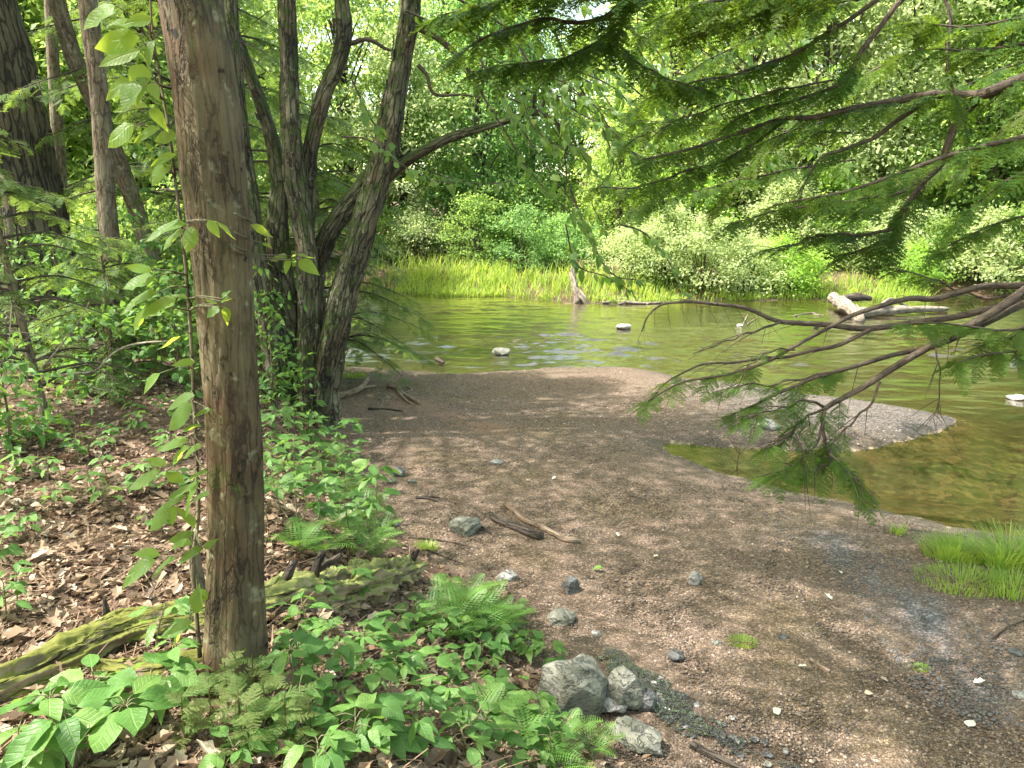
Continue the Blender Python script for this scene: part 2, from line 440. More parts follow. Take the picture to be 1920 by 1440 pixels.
def rock_mat(name, a, b_, moss=0.0, wet=0.7):
    s = NT(name); g = s.n('TexCoord', None, 3)
    n1 = s.noise(g, 5.0, 6, 0.65); n2 = s.noise(g, 45.0, 5, 0.7)
    c = s.mix(s.ramp(n1, [(0.35, 0.0), (0.65, 1.0)]), a, b_)
    c = s.mix(0.6, c, s.ramp(n2, [(0.3, 0.5), (0.7, 1.2)]), 'MULTIPLY')
    fx = s.noise(s.scale(g, (1, 1, 3.0)), 9.0, 4, 0.55, 0.8); ln = s.ramp(s.ma('ABSOLUTE', s.ma('SUBTRACT', fx, 0.5)), [(0.0, 1.0), (0.012, 0.5), (0.03, 0.0)])
    c = s.mix(s.ma('MULTIPLY', ln, 0.6), c, (0.05, 0.048, 0.04))
    if moss: c = s.mix(s.ramp(s.noise(g, 3.0, 5), [(0.5, 0.0), (0.68, moss)]), c, (0.07, 0.085, 0.03))
    return s.done(s.n('BsdfPrincipled', {'Base Color': c, 'Roughness': wet, 'Normal': s.bump(s.ma('SUBTRACT', s.ma('ADD', n1, s.ma('MULTIPLY', n2, .55)), s.ma('MULTIPLY', ln, .4)), 1.0, 0.03)}))
# ------------------------------------------------------------------ light, sky, camera
SUN_AZ, SUN_EL = math.radians(-98), math.radians(58)      # azimuth measured from +Y towards +X
SDIR = Vector((math.sin(SUN_AZ) * math.cos(SUN_EL), math.cos(SUN_AZ) * math.cos(SUN_EL), math.sin(SUN_EL)))
w = bpy.data.worlds.new("World"); scene.world = w; w.use_nodes = True
wt = w.node_tree; bg = wt.nodes['Background']
sky = wt.nodes.new('ShaderNodeTexSky'); sky.sky_type = 'NISHITA'; sky.sun_disc = False
sky.sun_elevation = SUN_EL; sky.sun_rotation = SUN_AZ; sky.air_density = 1.0; sky.dust_density = 2.5; sky.ozone_density = 1.0
mx = wt.nodes.new('ShaderNodeMix'); mx.data_type = 'RGBA'; mx.blend_type = 'MULTIPLY'; mx.inputs[0].default_value = 1.0; mx.inputs[7].default_value = (1.14, 1.08, 0.74, 1)   # hazy, near white summer sky
wt.links.new(sky.outputs[0], mx.inputs[6]); wt.links.new(mx.outputs[2], bg.inputs[0]); bg.inputs[1].default_value = 0.15
sl = bpy.data.lights.new('sun', 'SUN'); sl.energy = 3.0; sl.angle = math.radians(0.55); sl.color = (1.0, 0.96, 0.90)
so = bpy.data.objects.new('sun', sl); COL.objects.link(so); so.rotation_euler = SDIR.to_track_quat('Z', 'Y').to_euler()
cd = bpy.data.cameras.new('camera'); cam = bpy.data.objects.new('camera', cd); COL.objects.link(cam)
cam.location = tuple(CAM); cam.rotation_euler = (PI / 2 - PITCH, 0, 0); cd.sensor_width = 36.0; cd.lens = 36.0 * F / 1920
cd.clip_start = 0.05; cd.clip_end = 2000; scene.camera = cam
scene.view_settings.view_transform = 'Standard'; scene.view_settings.look = 'None'; scene.view_settings.gamma = 1
scene.view_settings.exposure = 2.55
cy = scene.cycles
cy.max_bounces = 8; cy.diffuse_bounces = 4; cy.glossy_bounces = 3; cy.transmission_bounces = 5; cy.transparent_max_bounces = 6
cy.caustics_reflective = False; cy.caustics_refractive = False; cy.sample_clamp_indirect = 8.0
cy.use_denoising = True
try: cy.denoiser = 'OPENIMAGEDENOISE'; cy.denoising_input_passes = 'RGB_ALBEDO_NORMAL'
except Exception: pass
cy.use_adaptive_sampling = False; cy.adaptive_threshold = 0.02

# ------------------------------------------------------------------ materials
M = {}
M['leaf'] = leaf_mat('seedling_leaf', [(0.045, 0.115, 0.028), (0.075, 0.17, 0.038), (0.13, 0.22, 0.055)], (0.24, 0.42, 0.06), 0.40, 0.45, 0.3, vein=.18)
M['vineleaf'] = leaf_mat('vine_leaf', [(0.05, 0.12, 0.03), (0.10, 0.20, 0.035)], (0.58, 0.68, 0.05), 0.62, 0.45, 0.3, vein=.18)
M['beech'] = leaf_mat('beech_leaf', [(0.05, 0.12, 0.025), (0.09, 0.17, 0.03), (0.15, 0.20, 0.04)], (0.26, 0.42, 0.05), 0.5, 0.45, vein=.15)
M['fern'] = leaf_mat('fern_leaf', [(0.06, 0.15, 0.03), (0.11, 0.22, 0.035)], (0.26, 0.42, 0.06), 0.4, 0.5)
M['grass'] = leaf_mat('grass_blade', [(0.10, 0.22, 0.03), (0.19, 0.31, 0.05), (0.36, 0.40, 0.13)], (0.60, 0.70, 0.09), 0.5, 0.45)
M['needle'] = leaf_mat('hemlock_needle', [(0.025, 0.066, 0.012), (0.05, 0.105, 0.016), (0.12, 0.12, 0.018)], (0.20, 0.30, 0.02), 0.46, 0.55, 0.12, (0.09, 0.06, 0.035))
M['needle_pale'] = leaf_mat('hemlock_needle_pale', [(0.045, 0.10, 0.03), (0.08, 0.14, 0.04), (0.12, 0.15, 0.05)], (0.25, 0.36, 0.05), 0.46, 0.55, 0.15, (0.09, 0.06, 0.035))
M['far'] = leaf_mat('tree_leaf', [(0.065, 0.14, 0.035), (0.105, 0.195, 0.045), (0.16, 0.23, 0.055)], (0.40, 0.56, 0.12), 0.6, 0.5, 0.3, None, True)
M['canopy'] = leaf_mat('canopy_leaf', [(0.05, 0.12, 0.025), (0.09, 0.17, 0.03)], (0.30, 0.44, 0.06), 0.5, 0.45)
M['dry'] = leaf_mat('dry_leaf', [(0.055, 0.036, 0.022), (0.135, 0.088, 0.054), (0.24, 0.17, 0.112), (0.44, 0.35, 0.26)], (0.3, 0.18, 0.1), 0.12, 0.6, 0.25)
M['pale'] = leaf_mat('pale_fallen_leaf', [(0.42, 0.45, 0.30), (0.6, 0.6, 0.5)], (0.5, 0.5, 0.3), 0.15, 0.6, 0.25)
M['bark_main'] = bark_mat('maple_bark', (0.112, 0.090, 0.050), (0.055, 0.040, 0.023), (0.022, 0.016, 0.01), (0.06, 0.075, 0.02), 0.12, (0.24, 0.235, 0.15), 0.10, 60.0, 0.6, (0.085, 0.048, 0.028), True, 7.0, 0.12)
M['bark_multi'] = bark_mat('shaggy_bark', (0.15, 0.135, 0.09), (0.036, 0.031, 0.021), (0.010, 0.008, 0.007), (0.045, 0.06, 0.018), 0.5, (0.25, 0.25, 0.19), 0.14, 34.0, 1.0, (0.08, 0.055, 0.034), False, 3.5, 0.8)
M['bark_oak'] = bark_mat('furrowed_bark', (0.115, 0.095, 0.062), (0.055, 0.045, 0.03), (0.015, 0.013, 0.012), None, 0, None, 0.12, 24.0, 1.0, None, False, 3.0, 0.9)
M['bark_thin'] = bark_mat('smooth_grey_bark', (0.20, 0.17, 0.12), (0.11, 0.08, 0.055), (0.035, 0.025, 0.02), (0.07, 0.08, 0.03), 0.2, (0.28, 0.28, 0.22), 0.2, 40.0, 0.6, (0.11, 0.078, 0.05))
M['bark_far'] = bark_mat('far_bark', (0.10, 0.085, 0.065), (0.05, 0.042, 0.034), (0.02, 0.017, 0.014), None, 0, None, 0.15, 8.0, 0.6)
M['twig'] = bark_mat('twig_bark', (0.10, 0.075, 0.055), (0.05, 0.038, 0.03), (0.02, 0.016, 0.013), None, 0, None, 0.3, 60.0, 0.4)
M['deadtwig'] = bark_mat('pale_dead_twig', (0.38, 0.33, 0.26), (0.2, 0.16, 0.12), (0.08, 0.06, 0.05), None, 0, None, 0.3, 50.0, 0.4)
M['stick'] = bark_mat('weathered_stick', (0.30, 0.235, 0.175), (0.16, 0.115, 0.08), (0.05, 0.035, 0.028), None, 0, None, 0.1, 60.0, 0.6)
M['stickdark'] = bark_mat('dark_rotten_wood', (0.10, 0.08, 0.065), (0.045, 0.035, 0.03), (0.015, 0.012, 0.01), None, 0, None, 0.1, 50.0, 0.9)
M['logmoss'] = bark_mat('mossy_rotten_log', (0.26, 0.21, 0.13), (0.12, 0.09, 0.055), (0.03, 0.022, 0.015), (0.10, 0.105, 0.02), 0.26, None, 0.07, 30.0, 1.0)
M['logbare'] = bark_mat('bare_rotten_log', (0.30, 0.25, 0.165), (0.17, 0.13, 0.08), (0.04, 0.03, 0.02), (0.15, 0.16, 0.05), 0.2, None, 0.07, 30.0, 1.0)
M['drift'] = bark_mat('bleached_driftwood', (0.29, 0.25, 0.205), (0.15, 0.125, 0.10), (0.06, 0.045, 0.038), None, 0, None, 0.08, 18.0, 0.7)
M['rock'] = rock_mat('grey_green_stone', (0.11, 0.112, 0.09), (0.22, 0.215, 0.18), 0.35)
M['rockpale'] = rock_mat('pale_stone', (0.24, 0.225, 0.21), (0.42, 0.40, 0.375))
M['rockdark'] = rock_mat('dark_wet_stone', (0.06, 0.06, 0.06), (0.13, 0.13, 0.128), 0, 0.4)
M['stem'] = leaf_mat('green_stem', [(0.09, 0.11, 0.04), (0.16, 0.12, 0.07)], (0.1, 0.1, 0.03), 0.05)

def ground_material():
    """tint = leaf litter, bk = (dark slate gravel, wetness, stain) painted as masks on the ground mesh"""
    s = NT('ground'); g = s.n('TexCoord', None, 3); bank = s.attr('tint'); mk = s.n('SeparateXYZ', {0: s.attr('bk', 1)}, None)
    dark, wet, stain = mk.outputs[0], mk.outputs[1], mk.outputs[2]
    big = s.noise(g, 0.55, 5, 0.6); mid = s.noise(g, 3.2, 6, 0.65); fine = s.noise(g, 38.0, 4, 0.7)
    v1 = s.n('TexVoronoi', {'Vector': g, 'Scale': 85.0}, None); v2 = s.n('TexVoronoi', {'Vector': g, 'Scale': 170.0}, None)
    rnd = s.n('SeparateColor', {0: v1.outputs[1]}, None).outputs[0]; rnd2 = s.n('SeparateColor', {0: v2.outputs[1]}, None).outputs[1]
    gr = s.ramp(rnd, [(0.0, (0.055, 0.04, 0.03)), (0.4, (0.108, 0.083, 0.065)), (0.75, (0.18, 0.142, 0.113)), (0.93, (0.36, 0.285, 0.235)), (1.0, (0.5, 0.43, 0.36))])
    gr = s.mix(0.45, gr, s.ramp(rnd2, [(0.0, (0.06, 0.041, 0.027)), (0.6, (0.15, 0.11, 0.08)), (1.0, (0.36, 0.29, 0.23))]))
    gr = s.mix(0.6, gr, s.ramp(mid, [(0.3, (0.72, 0.68, 0.66)), (0.7, (1.2, 1.16, 1.12))]), 'MULTIPLY')
    gr = s.mix(s.ramp(s.noise(g, 0.9, 4), [(0.50, 0.0), (0.64, 0.4)]), gr, s.mix(1.0, gr, (0.92, 0.95, 0.62), 'MULTIPLY'))
    dk = s.ramp(rnd, [(0.0, (0.03, 0.031, 0.034)), (0.6, (0.08, 0.082, 0.088)), (1.0, (0.22, 0.215, 0.22))])
    gr = s.mix(1.0, gr, (0.86, 0.80, 0.74), 'MULTIPLY')
    gr = s.mix(dark, gr, dk)
    gr = s.mix(s.ma('MULTIPLY', stain, s.ramp(mid, [(0.35, 0.1), (0.6, 0.5)])), gr, (0.30, 0.165, 0.11))
    li = s.ramp(mid, [(0.3, (0.035, 0.022, 0.014)), (0.5, (0.085, 0.05, 0.032)), (0.7, (0.17, 0.105, 0.07))])
    li = s.mix(0.6, li, s.ramp(fine, [(0.3, 0.45), (0.7, 1.5)]), 'MULTIPLY')
    li = s.mix(s.ramp(s.noise(g, 1.1, 5), [(0.52, 0.0), (0.66, 0.6)]), li, (0.07, 0.085, 0.025))
    bk = s.ramp(s.ma('ADD', bank, s.ma('MULTIPLY', s.ma('SUBTRACT', mid, 0.5), 0.8)), [(0.35, 0.0), (0.6, 1.0)])
    c = s.mix(bk, gr, li)
    c = s.mix(wet, c, s.mix(1.0, c, (0.30, 0.29, 0.27), 'MULTIPLY'))
    ro = s.ma('SUBTRACT', 0.92, s.ma('MULTIPLY', wet, 0.72))
    h = s.ma('ADD', s.ma('MULTIPLY', v1.outputs[0], 0.8), s.ma('ADD', s.ma('MULTIPLY', v2.outputs[0], 0.4), s.ma('MULTIPLY', fine, 0.8)))
    h = s.ma('ADD', h, s.ma('MULTIPLY', mid, 1.2))
    return s.done(s.n('BsdfPrincipled', {'Base Color': c, 'Roughness': ro, 'Normal': s.bump(h, 0.9, 0.018), 'Specular IOR Level': 0.3}))
M['ground'] = ground_material()

def bed_material():
    s = NT('river_bed'); g = s.n('TexCoord', None, 3)
    v = s.n('TexVoronoi', {'Vector': g, 'Scale': 14.0}, None); r = s.n('SeparateColor', {0: v.outputs[1]}, None).outputs[0]
    c = s.ramp(r, [(0, (0.022, 0.018, 0.010)), (0.6, (0.055, 0.043, 0.024)), (1, (0.13, 0.105, 0.065))])
    c = s.mix(s.ramp(s.noise(g, 0.9, 4), [(0.4, 0.0), (0.65, 0.8)]), c, (0.03, 0.032, 0.018))
    dz = s.n('SeparateXYZ', {0: g}, None).outputs[2]; c = s.mix(s.n('MapRange', {0: dz, 1: -0.11, 2: -0.005, 3: 0.0, 4: 0.6}, 0), c, s.mix(r, (0.085, 0.062, 0.034), (0.22, 0.165, 0.105)))
    return s.done(s.n('BsdfPrincipled', {'Base Color': c, 'Roughness': 0.9, 'Normal': s.bump(v.outputs[0], 0.6, 0.03)}))
M['bed'] = bed_material()

def water_material():
    s = NT('stream_water'); g = s.n('TexCoord', None, 3)
    a = s.noise(s.scale(g, (1.0, 2.2, 1)), 2.4, 3, 0.55, 0.3); b_ = s.noise(s.scale(g, (1.0, 1.9, 1)), 8.0, 4, 0.65)
    sp = s.n('SeparateXYZ', {0: g}, None)
    calm = s.n('MapRange', {0: s.ma('SUBTRACT', sp.outputs[1], s.ma('MULTIPLY', sp.outputs[0], 0.25)), 1: 7.0, 2: 10.5, 3: 0.16, 4: 1.0}, 0)
    h = s.ma('MULTIPLY', s.ma('ADD', a, s.ma('MULTIPLY', b_, 0.5)), calm)
    bp = s.bump(h, 0.35, 0.03)
    fr = s.n('Fresnel', {'IOR': 1.5, 'Normal': bp})
    gl = s.n('BsdfGlossy', {'Color': (1, 1, 1, 1), 'Roughness': 0.02, 'Normal': bp})
    tp = s.n('BsdfTransparent', {'Color': (0.74, 0.67, 0.49, 1)})
    return s.done(s.n('MixShader', {0: s.ma('ADD', s.ma('MULTIPLY', fr, 1.4), 0.03, True), 1: tp, 2: gl}))
M['water'] = water_material()
def trickle_material():
    s = NT('trickle_water'); g = s.n('TexCoord', None, 3); bp = s.bump(s.noise(g, 38.0, 4), 1.0, 0.09)
    fr = s.n('Fresnel', {'IOR': 1.55, 'Normal': bp})
    return s.done(s.n('MixShader', {0: s.ma('ADD', s.ma('MULTIPLY', fr, 1.3), 0.06, True), 1: s.n('BsdfTransparent', {'Color': (0.75, 0.74, 0.7, 1)}), 2: s.n('BsdfGlossy', {'Roughness': 0.03, 'Normal': bp})}))
M['trickle'] = trickle_material()

# ------------------------------------------------------------------ ground sheet: rings around the camera, fine near it
def pl_dist(pts, x, y):
    d2 = np.full(x.shape, 1e18)
    for (ax, ay), (bx, by) in zip(pts[:-1], pts[1:]):
        ex, ey = bx - ax, by - ay; t = np.clip(((x - ax) * ex + (y - ay) * ey) / (ex * ex + ey * ey + 1e-12), 0, 1)
        d2 = np.minimum(d2, (x - ax - t * ex) ** 2 + (y - ay - t * ey) ** 2)
    return np.sqrt(d2)
zl = lambda L: [onz(x, y, 0.14)[:2] for x, y in L]
SLATE = zl([(1490, 985), (1560, 1010), (1620, 1060), (1700, 1120), (1740, 1180), (1790, 1240), (1830, 1290)])
SLATE2 = zl([(1700, 1060), (1730, 1130), (1740, 1180)])
TRICK = zl([(1150, 1235), (1195, 1270), (1240, 1310), (1300, 1345), (1370, 1385), (1450, 1420), (1560, 1470)])
STAIN = zl([(770, 750), (830, 775), (890, 790), (935, 805)])
MUD = zl([(625, 700), (655, 715), (690, 705)])
MUD2 = zl([(650, 770), (690, 772)])

rr = [0.0] + list(np.geomspace(0.6, 420, 330))
dth = np.concatenate([np.linspace(-48, 48, 330), np.linspace(48, 312, 90)[1:-1]])
th = np.radians(dth); NTH = len(th)
R_, TH_ = np.meshgrid(np.array(rr[1:]), th, indexing='ij')
gx = R_ * np.sin(TH_); gy = R_ * np.cos(TH_)
gz, gdn, gdf, gdb = terr(gx, gy, True)
fine = 0.012 * fbm(gx, gy, 7.0, 8.0) + 0.006 * fbm(gx, gy, 17.0, 9.0)
gz = gz + fine * np.exp(-R_ / 14.0)
bankm = sst((gdb + 0.10) / 0.45)
farm = sst(gdf / 0.6)
litter = np.maximum(bankm, farm)
blob = lambda L, rad: 1 - sst((pl_dist(L, gx, gy) + 0.3 * rad * fbm(gx, gy, 5.0, 3.0) + 0.25 * rad * fbm(gx, gy, 14.0, 2.0)) / rad)
dark = np.clip(blob(SLATE, 0.30) + blob(SLATE2, 0.16) + 0.8 * blob(MUD, 0.4) + .7 * blob(MUD2, .2), 0, 1) * (0.45 + 0.4 * np.clip(fbm(gx, gy, 11.0, 5.0) * 3, -1, 1))
spit = sst((gx - 1.6) / 2.2) * sst((gy - 8.2) / 1.0) * 0.5
dark = np.clip(np.maximum(dark, spit * np.where(gdn > 0, 1, 0)), 0, 1)
trk = blob(TRICK, 0.34) * np.clip(.75 + .6 * fbm(gx, gy, 8.0, 6.0), .2, 1)
wet = np.clip(np.where(gdn > 0, np.exp(-np.maximum(gdn + 0.1 * fbm(gx, gy, 3.0, 1.5), 0) / 0.32) * 0.85, np.where(gdf > 0, np.exp(-np.maximum(gdf, 0) / 0.3), 1.0)) * (1 - bankm * .5) + trk * 0.95 + 0.6 * blob(MUD, .35), 0, 1)
stn = blob(STAIN, 0.30)
masks = np.stack([dark, wet, stn], -1).reshape(-1, 3)
Vg = np.vstack([np.stack([gx, gy, gz], -1).reshape(-1, 3), [[0, 0, float(T(0, 0))]]])
NR = len(rr) - 1
ii = np.arange(NR - 1)[:, None] * NTH; jj = np.arange(NTH)[None, :]; j2 = (jj + 1) % NTH
Qg = np.stack([ii + jj, ii + NTH + jj, ii + NTH + j2, ii + j2], -1).reshape(-1, 4)
fdn = gdn.ravel()[Qg].mean(1); fdf = gdf.ravel()[Qg].mean(1); fdb = gdb.ravel()[Qg].mean(1)
cls = np.where(fdf > 0, 3, np.where(fdn <= 0, 2, np.where(fdb > 0.0, 0, 1)))
cap = np.stack([np.full(NTH, len(Vg) - 1), j2[0], jj[0]], -1)
for k, nm, mt in ((0, 'ground', 'ground'), (1, 'gravel_beach', 'ground'), (2, 'river_bed', 'bed'), (3, 'far_shore_ground', 'ground')):
    q = Qg[cls == k]; t = cap if k == 0 else np.zeros((0, 3), int)
    ids = np.unique(np.concatenate([q.ravel(), t.ravel()])); mp = np.zeros(len(Vg), int); mp[ids] = np.arange(len(ids))
    lt = np.append(litter.ravel(), 1.0); mk = np.vstack([masks, [[0, 0, 0]]])
    b = B(); b.add(Vg[ids], mp[q], mp[t] if len(t) else None, lt[ids], mk[ids]); struct(b, nm, M[mt])
b = B(); xs = np.concatenate([[-90, -50, -25], np.arange(-9, 17.01, 0.05), [30, 60, 90]]); ys = np.concatenate([[2.0, 3.0], np.arange(4.0, 27.01, 0.045), [35, 45, 60]]); X, Y = np.meshgrid(xs, ys)
wr = np.random.default_rng(21); Zw = 0 * X
flow = 0.55 + 0.45 * np.clip(fbm(X, Y * 1.6, 0.9, 4.0), -1, 1); fl2 = 0.5 + 0.5 * np.clip(fbm(X, Y, 2.1, 6.0), -1, 1)
for k in range(26):
    wl = 0.13 * (1.085 ** k); an = wr.normal(PI / 2, 0.55); kk = 2 * PI / wl
    wx, wy = math.cos(an) * kk, math.sin(an) * kk
    Zw = Zw + (0.045 * wl / 6.28) * np.sin(wx * X + wy * Y + wr.uniform(0, 6.28) + 0.9 * fbm(X, Y, 1.1, k * .7)) * (fl2 if k % 2 else 1.0)
flow = flow * (1 + 2.0 * np.exp(-((Y - 14.2) / 2.2) ** 2) * fl2)
calm = 0.12 + 0.88 * sst((Y - 0.25 * X - 7.2) / 3.0)
edge = sst((X + 9) / 1.5) * sst((17 - X) / 1.5) * sst((Y - 4) / 1.0) * sst((27 - Y) / 1.0)
Zw = Zw * flow * calm * edge
nx, ny = len(xs), len(ys); i = np.arange(ny - 1)[:, None] * nx; j = np.arange(nx - 1)[None, :]
b.add(np.stack([X, Y, Zw], -1).reshape(-1, 3), np.stack([i + j, i + j + 1, i + nx + 1 + j, i + nx + j], -1).reshape(-1, 4)); struct(b, 'stream_water', M['water'])

# thin trickle of water on the gravel at the foot of the bank
b = B(); N_ = 150
x0, x1, y0, y1 = 0.3, 1.7, 2.7, 4.3
X, Y = np.meshgrid(np.linspace(x0, x1, N_), np.linspace(y0, y1, N_)); Z = T(X, Y) + 0.012 * fbm(X, Y, 7.0, 8.0) + 0.011
d_ = pl_dist(TRICK, X, Y) + 0.07 * fbm(X, Y, 9.0, 1.0) + 0.05 * fbm(X, Y, 24.0, 4.0)
msk = (d_ < 0.085) & (fbm(X, Y, 13.0, 3.0) > -0.15 + 3.0 * np.maximum(d_ - .03, 0))
i, j = np.nonzero(msk[:-1, :-1]); a = i * N_ + j
b.add(np.stack([X, Y, Z], -1).reshape(-1, 3), np.stack([a, a + 1, a + N_ + 1, a + N_], -1))
struct(b, 'trickle_water', M['trickle'])

# ------------------------------------------------------------------ pebbles (nobody could count them)
ico = bmesh.new(); bmesh.ops.create_icosphere(ico, subdivisions=1, radius=1.0)
IV = np.array([v.co[:] for v in ico.verts]); ico.verts.ensure_lookup_table(); IT = [[v.index for v in f.verts] for f in ico.faces]; ico.free()
def peb_tm(seed):
    r = np.random.default_rng(seed); V = IV * np.array([1.0, r.uniform(.65, .95), r.uniform(.4, .65)]); V = V * (1 + r.uniform(-.16, .16, (len(V), 1))); return (V, None, IT)
PEB = [peb_tm(k) for k in range(5)]
def pebble_material():
    s = NT('gravel_pebbles'); t = s.attr('tint'); g = s.n('TexCoord', None, 3)
    c = s.ramp(t, [(0.0, (0.04, 0.03, 0.024)), (0.3, (0.088, 0.068, 0.054)), (0.55, (0.15, 0.12, 0.098)), (0.75, (0.32, 0.26, 0.215)), (0.85, (0.42, 0.38, 0.34)), (0.9, (0.055, 0.056, 0.06)), (1.0, (0.14, 0.138, 0.145))])
    c = s.mix(0.5, c, s.ramp(s.noise(g, 90.0, 3), [(0.3, 0.6), (0.7, 1.25)]), 'MULTIPLY'); c = s.mix(1.0, c, (0.88, 0.82, 0.76), 'MULTIPLY')
    return s.done(s.n('BsdfPrincipled', {'Base Color': c, 'Roughness': 0.75}))
M['peb'] = pebble_material()
n = 60000
px = rng.uniform(560, 1980, n); py = 1480 - (rng.uniform(0, 1, n) ** 1.15) * 800
P = hits(px, py)
dnp, dbp = _look(DN, P[:, 0], P[:, 1]), _look(DB, P[:, 0], P[:, 1])
ok = (dnp > -0.6 * rng.uniform(0, 1, n) ** 2) & (dbp < 0.25); P = P[ok]; n = len(P)
dist = np.linalg.norm(P - CAM, axis=1)
patch = fbm(P[:, 0], P[:, 1], 1.3, 2.0) + 0.5 * fbm(P[:, 0], P[:, 1], 4, 3.0)
size = 0.0028 + 0.00085 * np.minimum(dist, 14) * rng.uniform(.5, 1.2, n) + 0.006 * rng.uniform(0, 1, n) ** 6
keep = (pl_dist(TRICK, P[:, 0], P[:, 1]) > rng.uniform(.02, .22, n)) & (rng.uniform(0, 1, n) < np.clip(0.8 + 0.4 * patch, 0.25, 1))
P = P[keep]; size = size[keep]; n = len(P)
gxp = [pl_dist(L, P[:, 0], P[:, 1]) for L in (SLATE, SLATE2)]
isdark = (np.minimum(gxp[0] - .12, gxp[1]) < 0.2 + 0.1 * fbm(P[:, 0], P[:, 1], 5.0, 3.0))
spitp = (sst((P[:, 0] - 1.4) / 2.2) * sst((P[:, 1] - 8.2)) * 0.75) > rng.uniform(0, 1, n)
tnt = np.where(isdark | spitp, rng.uniform(0.88, 1.0, n), rng.beta(2.0, 2.6, n) * 0.86)
tnt = np.where((P[:, 1] > 8) & ~spitp, np.clip(tnt + 0.13, 0, .86), tnt)
b = B()
for k in range(5):
    s_ = slice(k, None, 5); m_ = len(P[s_]); an = rng.uniform(0, 6.28, m_)
    scatter(b, PEB[k], P[s_] + np.array([0, 0, 0.001]), np.stack([np.cos(an), np.sin(an), rng.uniform(-.2, .2, m_)], -1), (0, 0, 1), size[s_], tnt[s_])
o = b.build('gravel_pebbles', M['peb'], None, True); tag(o, 'small brown and grey pebbles covering the beach beside the stream', 'gravel', None, 'stuff')

# dry leaf litter on the bank
n = 30000
px = rng.uniform(-150, 1250, n); py = rng.uniform(640, 1560, n) ; P = hits(px, py); dbp = _look(DB, P[:, 0], P[:, 1])
ok = (dbp > rng.uniform(-0.05, 0.5, n)) & (P[:, 1] < 14) & (np.linalg.norm(P, axis=1) > .8)
P = P[ok]; n = len(P); b = B()
for tmn, s0 in ((LEAF_DRY, 0), (LEAF_DRY2, 1), (LEAF_LANCE, 2)):
    s_ = slice(s0, None, 3); m_ = len(P[s_]); an = rng.uniform(0, 6.28, m_)
    scatter(b, tmn, P[s_] + np.array([0, 0, 1]) * rng.uniform(0.004, 0.02, (m_, 1)), np.stack([np.cos(an), np.sin(an), rng.uniform(-.35, .35, m_)], -1),
            np.stack([rng.normal(0, .5, m_), rng.normal(0, .5, m_), np.ones(m_)], -1), rng.uniform(0.022, 0.06, m_) * (0.8 + 0.05 * np.linalg.norm(P[s_], axis=1)), rng.beta(1.5, 2.0, m_) * 0.92)
o = b.build('leaf_litter', M['dry'], None, False); tag(o, 'dry brown fallen leaves covering the forest floor of the bank', 'leaf litter', None, 'stuff')
n = 2400; px = rng.uniform(-150, 1150, n); py = rng.uniform(680, 1500, n); P = hits(px, py); dbp = _look(DB, P[:, 0], P[:, 1]); P = P[(dbp > 0.15) & (P[:, 1] < 11) & (np.linalg.norm(P, axis=1) > .9)]; n = len(P); an = rng.uniform(0, 6.28, n); b = B()
for q in range(4):
    s_ = slice(q, None, 4); m_ = len(P[s_])
    scatter(b, (LEAF_DRY, skew(LEAF_DRY, .3), skew(LEAF_CURL, -.2), LEAF_DRY2)[q], P[s_] + np.array([0, 0, .022]), np.stack([np.cos(an[s_]), np.sin(an[s_]), rng.uniform(-.3, .3, m_)], -1), np.stack([rng.normal(0, .3, m_), rng.normal(0, .3, m_), np.ones(m_)], -1), rng.uniform(.05, .10, m_), np.clip(rng.normal(.45, .22, m_), 0, .92))
o = b.build('fallen_leaves', M['dry'], None, False); tag(o, 'larger whole tan leaves fallen over the litter of the bank', 'fallen leaves', None, 'stuff')
# fallen conifer needles and twigs in the litter
n = 9000; px = rng.uniform(-150, 900, n); py = rng.uniform(660, 1500, n); P = hits(px, py); dbp = _look(DB, P[:, 0], P[:, 1]); P = P[(dbp > 0.1)]; n = len(P)
an = rng.uniform(0, 6.28, n); b = B(); tw = (np.array([(-.012, 0, 0), (.012, 0, 0), (.008, 1, 0), (-.008, 1, 0)], float), [(0, 1, 2, 3)], None)
scatter(b, tw, P + [0, 0, .012], np.stack([np.cos(an), np.sin(an), rng.uniform(-.15, .2, n)], -1), (0, 0, 1), rng.uniform(.04, .22, n), rng.uniform(0, .6, n))
o = b.build('needle_litter', M['dry'], None, False); tag(o, 'fine fallen needles and twigs strewn over the bank', 'litter', None, 'stuff')
